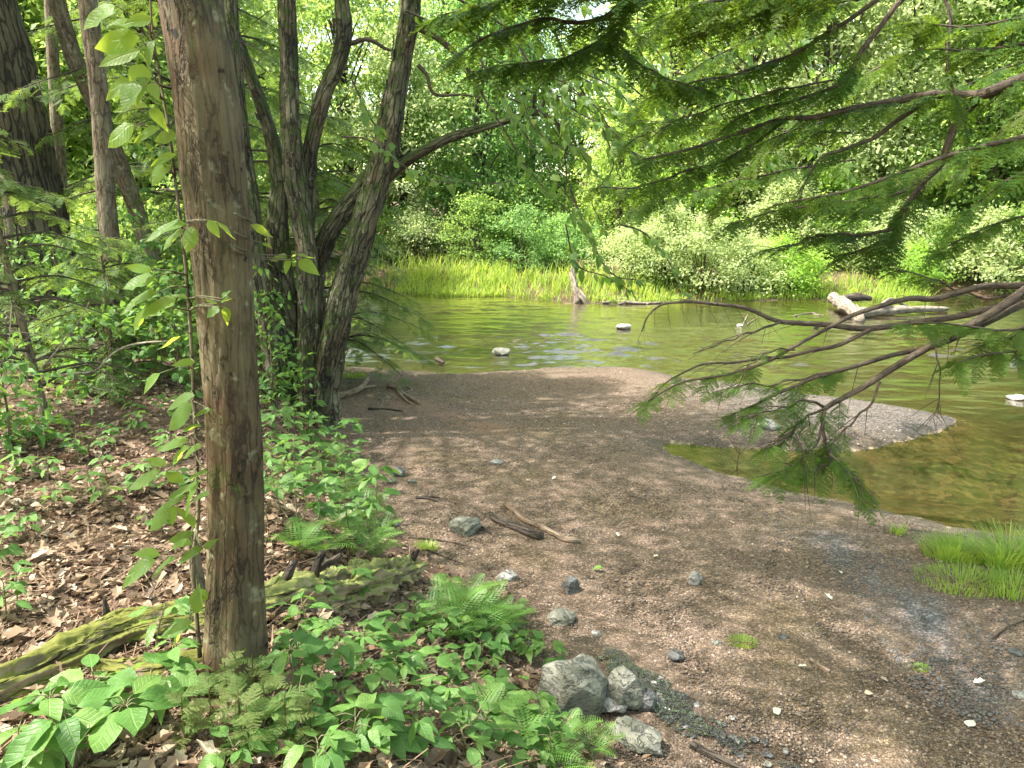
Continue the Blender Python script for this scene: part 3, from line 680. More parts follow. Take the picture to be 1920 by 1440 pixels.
# ------------------------------------------------------------------ leafy crowns
def crown(b, seed, H, R, zb, ncl, nl, leaf, tm=LEAF_FAR, cl=(0.75, 0.35), center=(0, 0), top=0.6, lo=0.0, hi=1.0, droop=0.25):
    r = np.random.default_rng(seed)
    t = r.uniform(0, 1, ncl) ** 0.9; prof = np.sin(PI * np.clip(t * (1 - top * 0.12) + 0.10, 0, 1)) ** top
    a = r.uniform(0, 6.283, ncl); rad = R * prof * r.uniform(0.12, 1, ncl) ** 0.5 * (1 + 0.25 * np.sin(a * 3 + seed) * np.sin(t * 9 + seed))
    C = np.stack([center[0] + rad * np.cos(a), center[1] + rad * np.sin(a), zb + (H - zb) * t + r.normal(0, .2, ncl)], -1)
    cs = r.uniform(0.55, 1.35, ncl)
    nn = (nl * cs).astype(int); idx = np.repeat(np.arange(ncl), nn); n = len(idx)
    off = r.normal(0, 1, (n, 3)) * np.array([cl[0], cl[0], cl[1]]) * 0.55 * cs[idx][:, None]
    P = C[idx] + off
    P[:, 2] -= 0.10 * (off[:, 0] ** 2 + off[:, 1] ** 2) / cl[0]
    out = P - np.array([center[0], center[1], 0]); out[:, 2] = 0
    d = nz(out) * 0.4 + r.normal(0, .6, (n, 3)); d[:, 2] -= droop
    up = np.stack([r.normal(0, .5, n), r.normal(0, .5, n), np.full(n, 1.0)], -1) + nz(out) * 0.35
    scatter(b, tm, P, d, up, leaf * r.uniform(.6, 1.25, n), np.clip(r.normal(.45, .2, n) + r.normal(0, .14, ncl)[idx], 0, .92))
    return C

def limbs_to(bw, C, k, base, seed, r0=0.05, zlow=0.3):
    r = np.random.default_rng(seed); ids = r.choice(len(C), min(k, len(C)), replace=False)
    for i in ids:
        c = C[i]; h = max(zlow, c[2] * r.uniform(.45, .8)); p0 = np.array([base[0] * 1.0, base[1] * 1.0, h]) if len(base) == 2 else base
        mid = p0 * .5 + c * .5 + np.array([0, 0, 0.25]) + r.normal(0, .15, 3)
        tube(bw, [p0, mid, c], [r0, r0 * .6, r0 * .15], 5, 7, seed=int(i))

# ------------------------------------------------------------------ trees beyond the stream, each a copy of one of a few grown trees
FARP = []
for k, (H, R, zb, ncl, nl, lf, top) in enumerate([(13.5, 3.4, 1.2, 210, 78, .21, .55), (11.5, 2.9, 0.6, 180, 80, .19, .6), (15.5, 3.0, 2.4, 190, 80, .21, .5), (9.0, 3.0, 0.4, 165, 85, .18, .65)]):
    root = bpy.data.objects.new('broadleaf_tree', None); COL.objects.link(root); root.empty_display_size = .2
    bc = B(); C = crown(bc, 40 + k, H, R, zb, ncl, nl, lf, cl=(0.8, 0.34), top=top)
    bw = B(); sw = rng.normal(0, .25, 2)
    tube(bw, [(0, 0, -.3), (sw[0], sw[1], H * .35), (sw[0] * .4, sw[1] * 1.5, H * .7), (0, 0, H * .97)], [H * .0145, H * .012, H * .007, .02], 9, 22, 0.06, 2.0, k)
    limbs_to(bw, C, 34, (0, 0), k, .05)
    bw.build('trunk', M['bark_far'], root); bc.build('crown', M['far'], root); FARP.append(root)
# (pixel x, distance, prototype, scale, colour, label)
GRN, YEL, PALE, TEAL, DEEP = (1, 1, 1, 1), (1.35, 1.28, .85, .85), (1.75, 1.65, 1.4, .36), (.72, .93, .95, .9), (.6, .72, .62, 1)  # on far trees PALE paints in sun glare and TEAL paints in shade
FT = [
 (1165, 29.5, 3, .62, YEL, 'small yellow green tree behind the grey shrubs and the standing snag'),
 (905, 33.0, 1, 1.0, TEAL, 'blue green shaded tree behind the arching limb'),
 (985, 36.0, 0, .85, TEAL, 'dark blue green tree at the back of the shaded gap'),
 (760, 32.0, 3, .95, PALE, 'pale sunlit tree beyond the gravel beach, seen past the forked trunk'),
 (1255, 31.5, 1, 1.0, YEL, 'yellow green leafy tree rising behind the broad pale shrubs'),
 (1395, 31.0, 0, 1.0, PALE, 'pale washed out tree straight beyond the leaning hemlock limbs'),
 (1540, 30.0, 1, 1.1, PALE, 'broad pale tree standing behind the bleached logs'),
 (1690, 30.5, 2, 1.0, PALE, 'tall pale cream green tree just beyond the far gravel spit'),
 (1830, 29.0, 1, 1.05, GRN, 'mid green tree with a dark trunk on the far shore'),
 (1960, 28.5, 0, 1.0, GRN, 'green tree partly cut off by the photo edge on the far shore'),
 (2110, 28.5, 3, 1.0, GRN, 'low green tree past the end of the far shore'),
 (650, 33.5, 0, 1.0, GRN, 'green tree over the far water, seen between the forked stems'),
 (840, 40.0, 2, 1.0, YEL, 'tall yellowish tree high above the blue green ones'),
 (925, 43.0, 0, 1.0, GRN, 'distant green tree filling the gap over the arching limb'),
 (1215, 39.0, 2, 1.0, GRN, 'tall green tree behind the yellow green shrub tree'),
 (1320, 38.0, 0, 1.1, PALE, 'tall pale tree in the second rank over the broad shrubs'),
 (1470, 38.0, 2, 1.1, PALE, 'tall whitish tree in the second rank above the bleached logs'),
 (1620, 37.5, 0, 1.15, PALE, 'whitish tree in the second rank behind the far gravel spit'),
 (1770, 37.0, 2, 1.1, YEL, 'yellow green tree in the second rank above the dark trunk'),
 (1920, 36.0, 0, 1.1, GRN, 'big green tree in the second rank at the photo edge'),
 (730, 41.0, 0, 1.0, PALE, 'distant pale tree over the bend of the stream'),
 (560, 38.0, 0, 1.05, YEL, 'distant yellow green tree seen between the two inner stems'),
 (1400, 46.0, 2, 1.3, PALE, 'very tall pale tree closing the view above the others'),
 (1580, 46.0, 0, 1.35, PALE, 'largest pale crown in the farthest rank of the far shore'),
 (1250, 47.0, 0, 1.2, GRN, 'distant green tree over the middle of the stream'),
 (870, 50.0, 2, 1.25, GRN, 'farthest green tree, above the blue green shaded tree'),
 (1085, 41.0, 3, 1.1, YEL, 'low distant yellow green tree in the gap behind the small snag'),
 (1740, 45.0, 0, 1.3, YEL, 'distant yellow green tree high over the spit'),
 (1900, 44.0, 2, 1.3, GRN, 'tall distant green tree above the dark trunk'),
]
def far_tree(i, px, Y, pr, sc, colr, label, group):
    x = (px - 960) / F * (Y * CP + 0.0); z = float(terr(np.array([x]), np.array([Y]))[0])
    rt = FARP[pr]
    return dup(rt, (x, Y, z - .05), rng.uniform(0, 6.28), sc, label, group, colr)
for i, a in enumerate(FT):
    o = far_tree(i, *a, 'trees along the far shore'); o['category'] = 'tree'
# woods behind the near bank
LT = [
 (40, 15.5, 1, .8, YEL, 'bright yellow green tree behind the big furrowed trunk'),
 (150, 17.0, 3, .9, YEL, 'low sunlit tree filling the gap between the thin leaning trunks'),
 (265, 16.0, 1, .8, GRN, 'green tree just beyond the leaning grey trunk'),
 (330, 20.0, 0, .9, YEL, 'tall yellow green tree behind the thick spotted trunk'),
 (-90, 16.0, 0, .8, GRN, 'green tree beside the big furrowed trunk at the photo edge'),
 (90, 22.0, 2, .95, GRN, 'tall green tree deep in the woods past the slim mossy trunk'),
 (220, 24.0, 0, 1.0, YEL, 'distant yellow tree deep in the woods'),
 (420, 25.0, 1, 1.0, PALE, 'pale tree glimpsed between the thick trunk and the forked tree'),
 (-10, 27.0, 0, 1.1, YEL, 'bright tree farthest back in the woods beside the furrowed trunk'),
 (330, 30.0, 2, 1.0, GRN, 'dim green tree farthest back behind the thick spotted trunk'),
 (510, 31.0, 3, 1.0, YEL, 'low yellow tree where the woods meet the stream bend'),
 (140, 32.0, 0, 1.1, GRN, 'large dim tree farthest back between the thin trunks'),
]
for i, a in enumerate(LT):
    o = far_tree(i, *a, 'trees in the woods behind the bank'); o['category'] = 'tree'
for rt in FARP:
    for ch in list(rt.children): bpy.data.objects.remove(ch)
    bpy.data.objects.remove(rt)

# ------------------------------------------------------------------ shrubs
SHP = []
for k, (H, R, ncl, nl, lf) in enumerate([(2.2, 1.5, 70, 95, .115), (1.6, 1.3, 60, 90, .10), (2.8, 1.5, 80, 95, .12)]):
    root = bpy.data.objects.new('shrub', None); COL.objects.link(root)
    bc = B(); C = crown(bc, 70 + k, H, R, 0.15, ncl, nl, lf, cl=(0.42, 0.24), top=.5, droop=.1)
    bw = B()
    for c in C[::3]: tube(bw, [(c[0] * .12, c[1] * .12, -.1), (c[0] * .55, c[1] * .55, c[2] * .6), tuple(c)], [.025, .017, .004], 5, 6)
    bw.build('stems', M['bark_far'], root); bc.build('foliage', M['far'], root); SHP.append(root)
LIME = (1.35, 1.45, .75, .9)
FSHR = [
 (975, 28.0, 0, 1.0, TEAL, 'blue green rounded shrub behind the tall shore grass'),
 (1065, 27.6, 0, .85, (.85, 1.1, 1.0, .85), 'larger blue green shrub above the standing snag'),
 (900, 28.8, 2, .9, GRN, 'green shrub at the upstream end of the shore grass'),
 (1180, 25.0, 1, .9, PALE, 'pale shrub behind the driftwood pile'),
 (1245, 24.9, 2, .85, PALE, 'tall whitish shrub beyond the bare curved twig'),
 (1325, 24.6, 0, 1.0, PALE, 'broad whitish shrub directly over the water'),
 (1300, 28.5, 2, 1.2, LIME, 'lime green shrub rising behind the whitish ones'),
 (1405, 24.4, 1, .95, PALE, 'low whitish shrub near the small white stone'),
 (1480, 24.6, 1, .95, LIME, 'lime green low shrub before the bleached log'),
 (1470, 28.0, 2, 1.1, PALE, 'tall pale shrub back from the bleached log'),
 (1590, 27.3, 0, 1.0, GRN, 'green shrub behind the thick end of the bleached log'),
 (1680, 27.0, 0, 1.1, PALE, 'pale shrub at the back of the far gravel spit'),
 (1770, 26.4, 1, 1.1, GRN, 'green shrub at the tip of the thin floating log'),
 (1650, 25.9, 1, .9, PALE, 'low pale shrub at the near edge of the far gravel spit'),
 (1725, 25.0, 1, .8, LIME, 'low lime shrub reaching the water past the thin floating log'),
 (1860, 25.5, 0, 1.1, PALE, 'pale shrub under the dark trunk of the far shore'),
 (1950, 25.0, 2, 1.0, GRN, 'green shrub at the photo edge of the far shore'),
 (780, 30.0, 1, 1.1, PALE, 'pale shrub by the bend, seen through the hemlock boughs'),
 (700, 31.5, 0, 1.1, LIME, 'lime green shrub by the bend close to the forked tree'),
 (1560, 29.0, 2, 1.2, LIME, 'tall lime shrub over the roots of the far logs'),
 (860, 31.5, 2, 1.2, TEAL, 'blue green shrub in the undergrowth below the arching limb'),
 (1010, 31.5, 0, 1.3, GRN, 'green undergrowth shrub behind the blue green pair'),
 (1150, 32.5, 2, 1.3, LIME, 'lime undergrowth shrub far behind the standing snag'),
 (1210, 32, 2, 1.4, GRN, 'green undergrowth shrub behind the tall whitish shrub'),
 (1380, 32.5, 2, 1.4, PALE, 'pale undergrowth shrub far behind the low whitish one'),
 (1520, 33, 2, 1.5, GRN, 'green undergrowth shrub in the shade beyond the lime ones'),
 (1640, 32, 2, 1.4, PALE, 'pale undergrowth shrub high on the bank over the spit'),
 (1750, 31, 0, 1.5, LIME, 'lime undergrowth shrub high on the bank over the floating log'),
 (1850, 31, 2, 1.4, GRN, 'green undergrowth shrub around the dark far trunk'),
 (940, 37, 2, 1.6, TEAL, 'dim blue green shrub deepest under the shaded trees'),
 (1040, 38, 2, 1.0, GRN, 'dim green shrub deep in the gap of the far trees'),
 (1300, 38, 2, 1.7, YEL, 'yellow green shrub deep under the far trees'),

]
for px_, Y_, pr, sc, c_, lb in FSHR:
    o = far_tree(0, px_, Y_, 0, 1, c_, lb, 'x') if False else None
    x = (px_ - 960) / F * Y_ * CP; z = float(terr(np.array([x]), np.array([Y_]))[0])
    o = dup(SHP[pr], (x, Y_, z - .05), rng.uniform(0, 6.28), sc, lb, 'shrubs along the far shore', c_); o['category'] = 'shrub'
NSHR = [
 (290, 11.5, 1, .75, GRN, 'low leafy shrub behind the thin leaning trunks'),
 (110, 12.0, 0, .8, YEL, 'yellow green bush at the foot of the furrowed trunk'),
 (20, 12.5, 1, .85, GRN, 'green bush at the photo edge behind the hemlock sapling'),
 (225, 13.5, 0, .8, YEL, 'sunny bush between the upright trunk and the leaning trunk'),
 (350, 12.5, 2, .7, GRN, 'green bush just behind the thick spotted trunk'),
 (480, 13.5, 1, .9, LIME, 'lime bush glimpsed between the forked stems and the thick trunk'),
 (160, 15.0, 2, .8, YEL, 'tall sunny bush in the middle of the woods'),
]
for px_, Y_, pr, sc, c_, lb in NSHR:
    x = (px_ - 960) / F * Y_ * CP; z = float(terr(np.array([x]), np.array([Y_]))[0])
    o = dup(SHP[pr], (x, Y_, z - .05), rng.uniform(0, 6.28), sc, lb, 'bushes in the woods', c_); o['category'] = 'shrub'
for rt in SHP:
    for ch in list(rt.children): bpy.data.objects.remove(ch)
    bpy.data.objects.remove(rt)

# ------------------------------------------------------------------ grasses
def blades(b, P, h, wd, lean, seed=0, az=None):
    r = np.random.default_rng(seed); n = len(P); a = r.uniform(0, 6.283, n) if az is None else az
    d = np.stack([np.cos(a), np.sin(a), 0 * a], -1); s = np.stack([-np.sin(a), np.cos(a), 0 * a], -1)
    V = []
    for t in (0, .35, .7, 1.0):
        c = P + np.array([0, 0, 1.0]) * (h * t * (1 - .28 * lean * t))[:, None] + d * (h * lean * t * t)[:, None]
        ww = (wd * (1 - t ** 1.5) + .0006)[:, None]
        V += [c - s * ww, c + s * ww]
    V = np.stack(V, 1).reshape(-1, 3); o = (np.arange(n) * 8)[:, None]
    Q = np.concatenate([o + np.array([[0, 1, 3, 2]]) + 2 * k for k in range(3)])
    b.add(V, Q, None, np.repeat(np.clip(r.normal(.45, .22, n), 0, .92), 8))
# tall grass along the far water's edge
b = B(); n = 17000
x = rng.uniform(-5.5, 13.0, n); y0_ = np.interp(x, [p[0] for p in fsh], [p[1] for p in fsh])
y = y0_ + 0.05 + rng.uniform(0, 1, n) ** 1.3 * np.interp(x, [-6, -2, 3, 8, 13], [3.0, 3.0, 2.2, 2.0, 1.8])
dens = fbm(x, y, 1.6, 2.0); k = rng.uniform(0, 1, n) < np.clip(.6 + .75 * dens, .08, 1) * np.interp(x, [2.5, 4, 9, 10, 13], [1, .75, .6, .6, .4]); x, y = x[k], y[k]
P = np.stack([x, y, T(x, y)], -1); n = len(P)
blades(b, P, np.interp(y - np.interp(x, [p[0] for p in fsh], [p[1] for p in fsh]), [0, 2], [.28, .68]) * rng.uniform(.45, 1.2, n) * np.clip(1 + .38 * fbm(x, y, 2.1, 5.0), .5, 1.6), rng.uniform(.007, .02, n), rng.uniform(.05, .9, n), 3)
o = b.build('shore_grass', M['grass'], None, False); tag(o, 'tall bright green grass along the far edge of the water', 'grass', None, 'stuff')

# ------------------------------------------------------------------ main thick trunk
def pxtube(b, pts, Y, wpx, sides, m, rough=0.04, rfreq=2.0, seed=0, **kw):
    """pts in photograph pixels, Y distance(s), wpx width in pixels -> tube at its real place and thickness"""
    Y = np.broadcast_to(np.asarray(Y, float), (len(pts),)); P = np.array([at(x, y, yy) for (x, y), yy in zip(pts, Y)])
    r = np.array([0.5 * w_ * pxm(p) for w_, p in zip(np.broadcast_to(np.asarray(wpx, float), (len(pts),)), P)])
    return tube(b, P, r, sides, m, rough, rfreq, seed, **kw)

B0 = hit(440, 1284)
main = thing('maple_tree', 'thick upright tree trunk with spotted bark, nearest to the viewer, beside the mossy log', 'tree', B0)
MP = [(442, 1330), (441, 1290), (441, 1235), (441, 1100), (441, 950), (437, 800), (429, 650), (420, 520), (413, 430), (401, 330), (392, 230), (376, 110), (357, 0)]
MW = [140, 126, 113, 108, 110, 112, 115, 120, 126, 134, 134, 134, 134]
P = [at(x, y, B0[1]) for x, y in MP]; r = [0.5 * w_ * pxm(p) * .86 for w_, p in zip(MW, P)]
top = P[-1]; P += [top + np.array([-.18, .05, 1.2]), top + np.array([-.35, .25, 3.0]), top + np.array([-.3, .5, 5.5])]; r += [.088, .07, .03]
b = B()
tube(b, P, r, 128, 520, 0.03, 2.6, 3, gnarl=.05, gf=24, gs=.14, lobes=lambda th, s: 1 + np.exp(-s * 18) * (0.16 + 0.20 * np.sin(th * 5 + 1)) + 0.012 * np.sin(th * 9 + s * 14) + .010 * np.sin(th * 17 + 7 * np.sin(s * 22) + 3 * np.sin(s * 61)) + .006 * np.sin(th * 31 + 9 * np.sin(s * 45)))
b.build('trunk', M['bark_main'], main)
TC = np.array([-2.5, 3.3, 7.6])  # unseen crown, set well off the trunk to shade the near gravel
bc = B(); C = crown(bc, 5, 4.0, 3.2, 0.5, 125, 64, .10, LEAF_SMALL, cl=(.6, .25)); bc.V = [v + (TC - np.array([0, 0, 2.2])) for v in bc.V]
bc.build('crown', M['canopy'], main)
bw = B(); C = C + (TC - np.array([0, 0, 2.2]))
for c in C[::3]: tube(bw, [top + np.array([-.31, .2, 2.4 + .6 * rng.uniform(0, 1)]), c * .5 + (top + np.array([-.3, .3, 3.4])) * .5, c], [.03, .018, .004], 5, 7)
bw.build('limbs', M['bark_thin'], main)

# ------------------------------------------------------------------ many-stemmed tree at the top of the beach
MB_ = hit(575, 782); YM = float(MB_[1])
multi = thing('forked_tree', 'tree of several rough barked stems forking from one base beside the gravel beach', 'tree', MB_)
ST = [  # name, pixels, widths, y offset, sides, seed
 ([(545, 800), (528, 740), (508, 640), (492, 540), (478, 440), (462, 330), (450, 230), (436, 60), (425, -120)], [74, 52, 42, 38, 36, 33, 32, 28, 24], -.15, 20, 1),
 ([(556, 800), (550, 700), (536, 600), (524, 500), (520, 420), (524, 330), (505, 240), (470, 140), (437, 60), (405, -30), (380, -130)], [80, 62, 54, 50, 46, 36, 27, 25, 24, 23, 20], .12, 22, 2),
 ([(580, 800), (578, 700), (580, 600), (579, 510), (567, 420), (551, 330), (545, 220), (541, 110), (538, 0), (536, -120)], [80, 56, 46, 44, 48, 46, 39, 37, 36, 32], -.08, 22, 3),
 ([(572, 470), (574, 400), (578, 310), (590, 240), (610, 170), (636, 110), (645, 50), (640, -10), (632, -110)], [40, 34, 32, 33, 33, 34, 33, 28, 24], .1, 18, 4),
 ([(592, 805), (606, 720), (628, 630), (645, 545), (672, 455), (697, 375), (718, 300), (736, 210), (752, 120), (768, 30), (778, -90)], [92, 66, 58, 56, 57, 55, 52, 48, 43, 39, 34], -.05, 26, 5),
 ([(588, 760), (588, 640), (590, 540), (600, 480), (624, 425), (652, 385), (684, 350), (704, 322)], [60, 40, 36, 40, 40, 42, 42, 40], .15, 18, 6),
 ([(716, 345), (735, 325), (760, 304), (792, 284), (830, 264), (868, 250), (905, 240), (940, 230), (980, 216), (1015, 214), (1042, 228), (1054, 252), (1063, 290)], [30, 29, 26, 25, 24, 24, 20, 17, 14, 14, 12, 10, 7], .0, 16, 7),
]
Q5 = {}; STEM = {}
for pts, wd, dy, sd, se in ST:
    b = B(); pp = [p for p in pts]
    C, tg_, R__ = pxtube(b, pp, YM + dy, np.array(wd) * (.88 if se < 7 else .72), sd * 2, 150, 0.09, 2.8, se, gnarl=.16, gf=14, gs=.16, lobes=lambda th, s: 1 + .05 * np.sin(th * 4 + s * 10) + .03 * np.sin(th * 9 + s * 31) + .02 * np.sin(th * 17 - s * 60))
    # upper continuation above the frame
    e = C[-1]; d = tg_[-1]
    if pts[-1][1] < -20: tube(b, [e - d * .05, e + d * 1.2 + [0, 0, .3], e + d * 2.2 + [0, 0, 1.4]], [R__[-1], R__[-1] * .7, R__[-1] * .25], 10, 12, .05, 2, se)
    STEM[se] = b.build('stem', M['bark_multi'], multi); Q5[se] = C
for pts, wd, dy in [([(655, 82), (690, 74), (725, 92), (742, 98)], [10, 8, 6, 4], .1), ([(772, 42), (800, 48), (830, 44), (870, 56), (890, 66)], [16, 13, 12, 9, 6], 0), ([(778, 52), (815, 70), (850, 98), (868, 112)], [9, 8, 7, 4], 0),
                    ([(784, 122), (800, 140), (810, 172), (870, 178), (905, 184)], [8, 7, 6, 4, 2], -.1), ([(1042, 262), (1058, 284), (1068, 270), (1076, 276)], [5, 7, 7, 5], 0),
                    ([(985, 216), (1012, 206), (1020, 160), (1000, 130)], [8, 7, 6, 3], .1), ([(1052, 250), (1062, 330), (1056, 400)], [3, 2.5, 1.5], 0)]:
    b = B(); pxtube(b, pts, YM + dy, wd, 8, 24, .05, 4, 3); b.build('side_twig', M['twig'], multi)
for _ in range(70):   # loose bark plates
    b = B()
    se = int(rng.choice([3, 5, 5, 5, 2, 6])); C = Q5[se]; i = rng.integers(12, len(C) - 8); a = rng.uniform(PI, 2 * PI)
    rr_ = .5 * np.interp(i / len(C), [0, 1], [60, 38]) * pxm(C[i]); p = C[i] + np.array([math.cos(a) * rr_, math.sin(a) * rr_, 0]) * 1.0; ax_ = nz(C[min(i + 3, len(C) - 1)] - C[i])
    L = rng.uniform(.06, .2); wd_ = rng.uniform(.012, .03); o_ = np.array([math.cos(a), math.sin(a), 0]); sdv = np.array([-math.sin(a), math.cos(a), 0])
    V = [p - sdv * wd_, p + sdv * wd_, p + ax_ * L * .5 - sdv * wd_ * 1.1 + o_ * .006, p + ax_ * L * .5 + sdv * wd_ * 1.1 + o_ * .006, p + ax_ * L - sdv * wd_ * .6 + o_ * .02, p + ax_ * L + sdv * wd_ * .5 + o_ * .02]
    V = np.array(V); V2 = V - o_ * .006; b.add(np.vstack([V, V2]), [(0, 1, 3, 2), (2, 3, 5, 4), (7, 6, 8, 9), (9, 8, 10, 11), (0, 2, 8, 6), (2, 4, 10, 8), (3, 1, 7, 9), (5, 3, 9, 11), (4, 5, 11, 10)], None, .5, np.vstack([V, V2])); b.build('bark_plate', M['bark_multi'], STEM[se])
bc = B(); TCm = np.array([MB_[0] - 2.0, YM - 1.4, 6.4]); C = crown(bc, 15, 4.2, 2.5, 0.0, 70, 60, .115, LEAF_SMALL, cl=(.7, .28)); bc.V = [v + TCm for v in bc.V]  # unseen crown, shifted sideways so its shade lands on the beach
bc.build('crown', M['canopy'], multi)

# drooping leafy sprays of the same tree (broad toothed leaves hanging over the beach)
b = B(); bl = B()
TW = [([(800, 52), (850, 92), (872, 122), (916, 198), (952, 254), (982, 306), (1030, 362), (1090, 420)], 6), ([(880, 60), (905, 120), (938, 172), (974, 234), (1008, 288), (1050, 350), (1096, 408)], 5),
      ([(960, 60), (1000, 130), (1040, 180), (1090, 214), (1140, 240), (1200, 300)], 5), ([(1040, 60), (1075, 140), (1108, 192), (1140, 216), (1206, 234)], 5), ([(1056, 140), (1060, 200), (1062, 250)], 3),
      ([(1100, 100), (1180, 160), (1240, 210), (1290, 250)], 4), ([(1210, 150), (1280, 160), (1340, 200), (1372, 240)], 4), ([(1130, 240), (1150, 310), (1110, 380), (1130, 420)], 3),
      ([(660, 150), (700, 230), (728, 262)], 4), ([(640, 256), (690, 262), (740, 300), (790, 330), (850, 345)], 4), ([(760, 300), (830, 330), (900, 345), (960, 340)], 3),
      ([(1140, 260), (1220, 300), (1320, 310), (1420, 316)], 4), ([(1160, 420), (1205, 435), (1240, 470), (1280, 540)], 4), ([(1068, 350), (1100, 430), (1160, 520), (1195, 525)], 4), ([(1060, 420), (1085, 500), (1140, 520), (1180, 545)], 3),
      ([(820, -20), (900, 20), (960, 60), (1020, 110), (1120, 160)], 6), ([(760, 20), (820, 40), (870, 20)], 5)]
for k in range(26):   # more of the same drooping sprays between the stems and the hemlock limbs
    x0 = rng.uniform(800, 1420); y0 = rng.uniform(-60, 190) ; L = rng.uniform(150, 300); a0_ = math.radians(rng.uniform(25, 70))
    TW.append(([(x0, y0), (x0 + L * .4 * math.cos(a0_ * .7), y0 + L * .4 * math.sin(a0_ * .7)), (x0 + L * math.cos(a0_) * .8, y0 + L * math.sin(a0_) * .85), (x0 + L * math.cos(a0_) + 20, y0 + L * math.sin(a0_) * 1.1)], 3))
for q, (pts, w0) in enumerate(TW):
    dy = rng.uniform(-1.3, .1); n = len(pts)
    C, tg_, _ = pxtube(b, pts, YM + dy, np.linspace(w0, 1.5, n), 6, 40, 0, 1, q)
    nlv = int(12 + 24 * (np.linalg.norm(C[-1] - C[0]) / 2.0))
    for k in range(nlv):
        i = int(rng.integers(5, 40)); sd = 1 if k % 2 else -1; p = C[i]; side = np.cross(tg_[i], [0, 0, 1]); side = nz(side) * sd
        st_ = p + (side * .6 + tg_[i] * .5 + np.array([0, rng.uniform(-.6, .6), rng.uniform(-.3, .1)])) * rng.uniform(0, .16)
        if k % 3: tube(b, [p, (p + st_) / 2 + [0, 0, .01], st_], [.0025, .002, .0012], 4, 4)
        scatter(bl, LEAVES[int(rng.integers(6))], st_, side * .8 + tg_[i] * .5 + rng.normal(0, .35, 3) + np.array([0, 0, -.5]), np.array([rng.normal(0, .5), -.4 + rng.normal(0, .5), 1.0]), rng.uniform(.085, .15), np.clip(rng.normal(.4, .25), 0, .92))
b.build('hanging_twigs', M['twig'], multi); bl.build('hanging_leaves', M['beech'], multi)

# ------------------------------------------------------------------ trunks in the woods
def wood_tree(name, label, pts, wd, base, mat, seed, crownz, rough=.06, sides=40):
    bp = hit(*base); t = thing(name, label, 'tree', bp, None); b = B()
    P = [bp + np.array([0, 0, -.15])] + [at(x, y, bp[1]) for x, y in pts]
    r = [0.5 * w_ * pxm(p) for w_, p in zip(wd, P)]
    e = P[-1]; d = nz(P[-1] - P[-2]); P += [e + d * 2.0 + [0, 0, .6], e + d * 3 + [0, 0, 3.2]]; r += [r[-1] * .8, r[-1] * .3]
    tube(b, P, r, sides, 120, rough, 2.0, seed, gnarl=.08, gf=12, gs=.12, lobes=lambda th, s: 1 + np.exp(-s * 22) * .25 * np.abs(np.sin(th * 2.5 + seed)) + .02 * np.sin(th * 11 + s * 40))
    b.build('trunk', M[mat], t)
    if crownz:
        bc = B(); Cc = crown(bc, seed + 200, crownz[1], crownz[0], 0, 60, 55, .12, LEAF_SMALL, cl=(.7, .3)); o_ = P[-2] - np.array(crownz[2]); bc.V = [v + o_ for v in bc.V]; bc.build('crown', M['canopy'], t)
        bw = B()
        for c in (Cc + o_)[::4]: tube(bw, [P[-2] + nz(P[-1] - P[-2]) * rng.uniform(0, 1), (P[-2] + c) / 2 + [0, 0, .2], c], [.04, .025, .006], 5, 6)
        bw.build('limbs', M['bark_far'], t)
    return t, P
wood_tree('oak_tree', 'huge leaning trunk with furrowed grey bark, widest in the woods', [(68, 600), (48, 480), (15, 300), (-12, 160), (-48, 0)], [290, 190, 165, 152, 148, 140], (85, 650), 'bark_oak', 31, (3.3, 4.6, (.4, 3.8, -1.0)), .05, 80)  # its crown is out of view, pulled forward to shade the bank
wood_tree('slim_tree', 'slim mossy trunk standing between the furrowed giant and the leaning stem', [(122, 480), (115, 380), (110, 280), (104, 190), (98, 80), (92, -40)], [26, 24, 23, 22, 22, 21, 19], (135, 600), 'bark_thin', 32, None)
wood_tree('upright_tree', 'straight reddish brown trunk crossed by the leaning grey stem', [(220, 640), (212, 540), (203, 430), (196, 330), (190, 230), (180, 120), (165, 10), (152, -90)], [52, 42, 36, 35, 34, 34, 33, 33, 30], (224, 690), 'bark_thin', 33, (2.4, 4.2, (0, 0, .5)))
wood_tree('leaning_tree', 'thin grey trunk leaning across the straight reddish trunk', [(345, 630), (318, 560), (285, 480), (258, 400), (228, 320), (200, 250), (168, 172), (138, 105), (112, 20), (98, -80)], [40, 32, 29, 29, 29, 30, 31, 31, 31, 30, 28], (352, 655), 'bark_thin', 34, None)
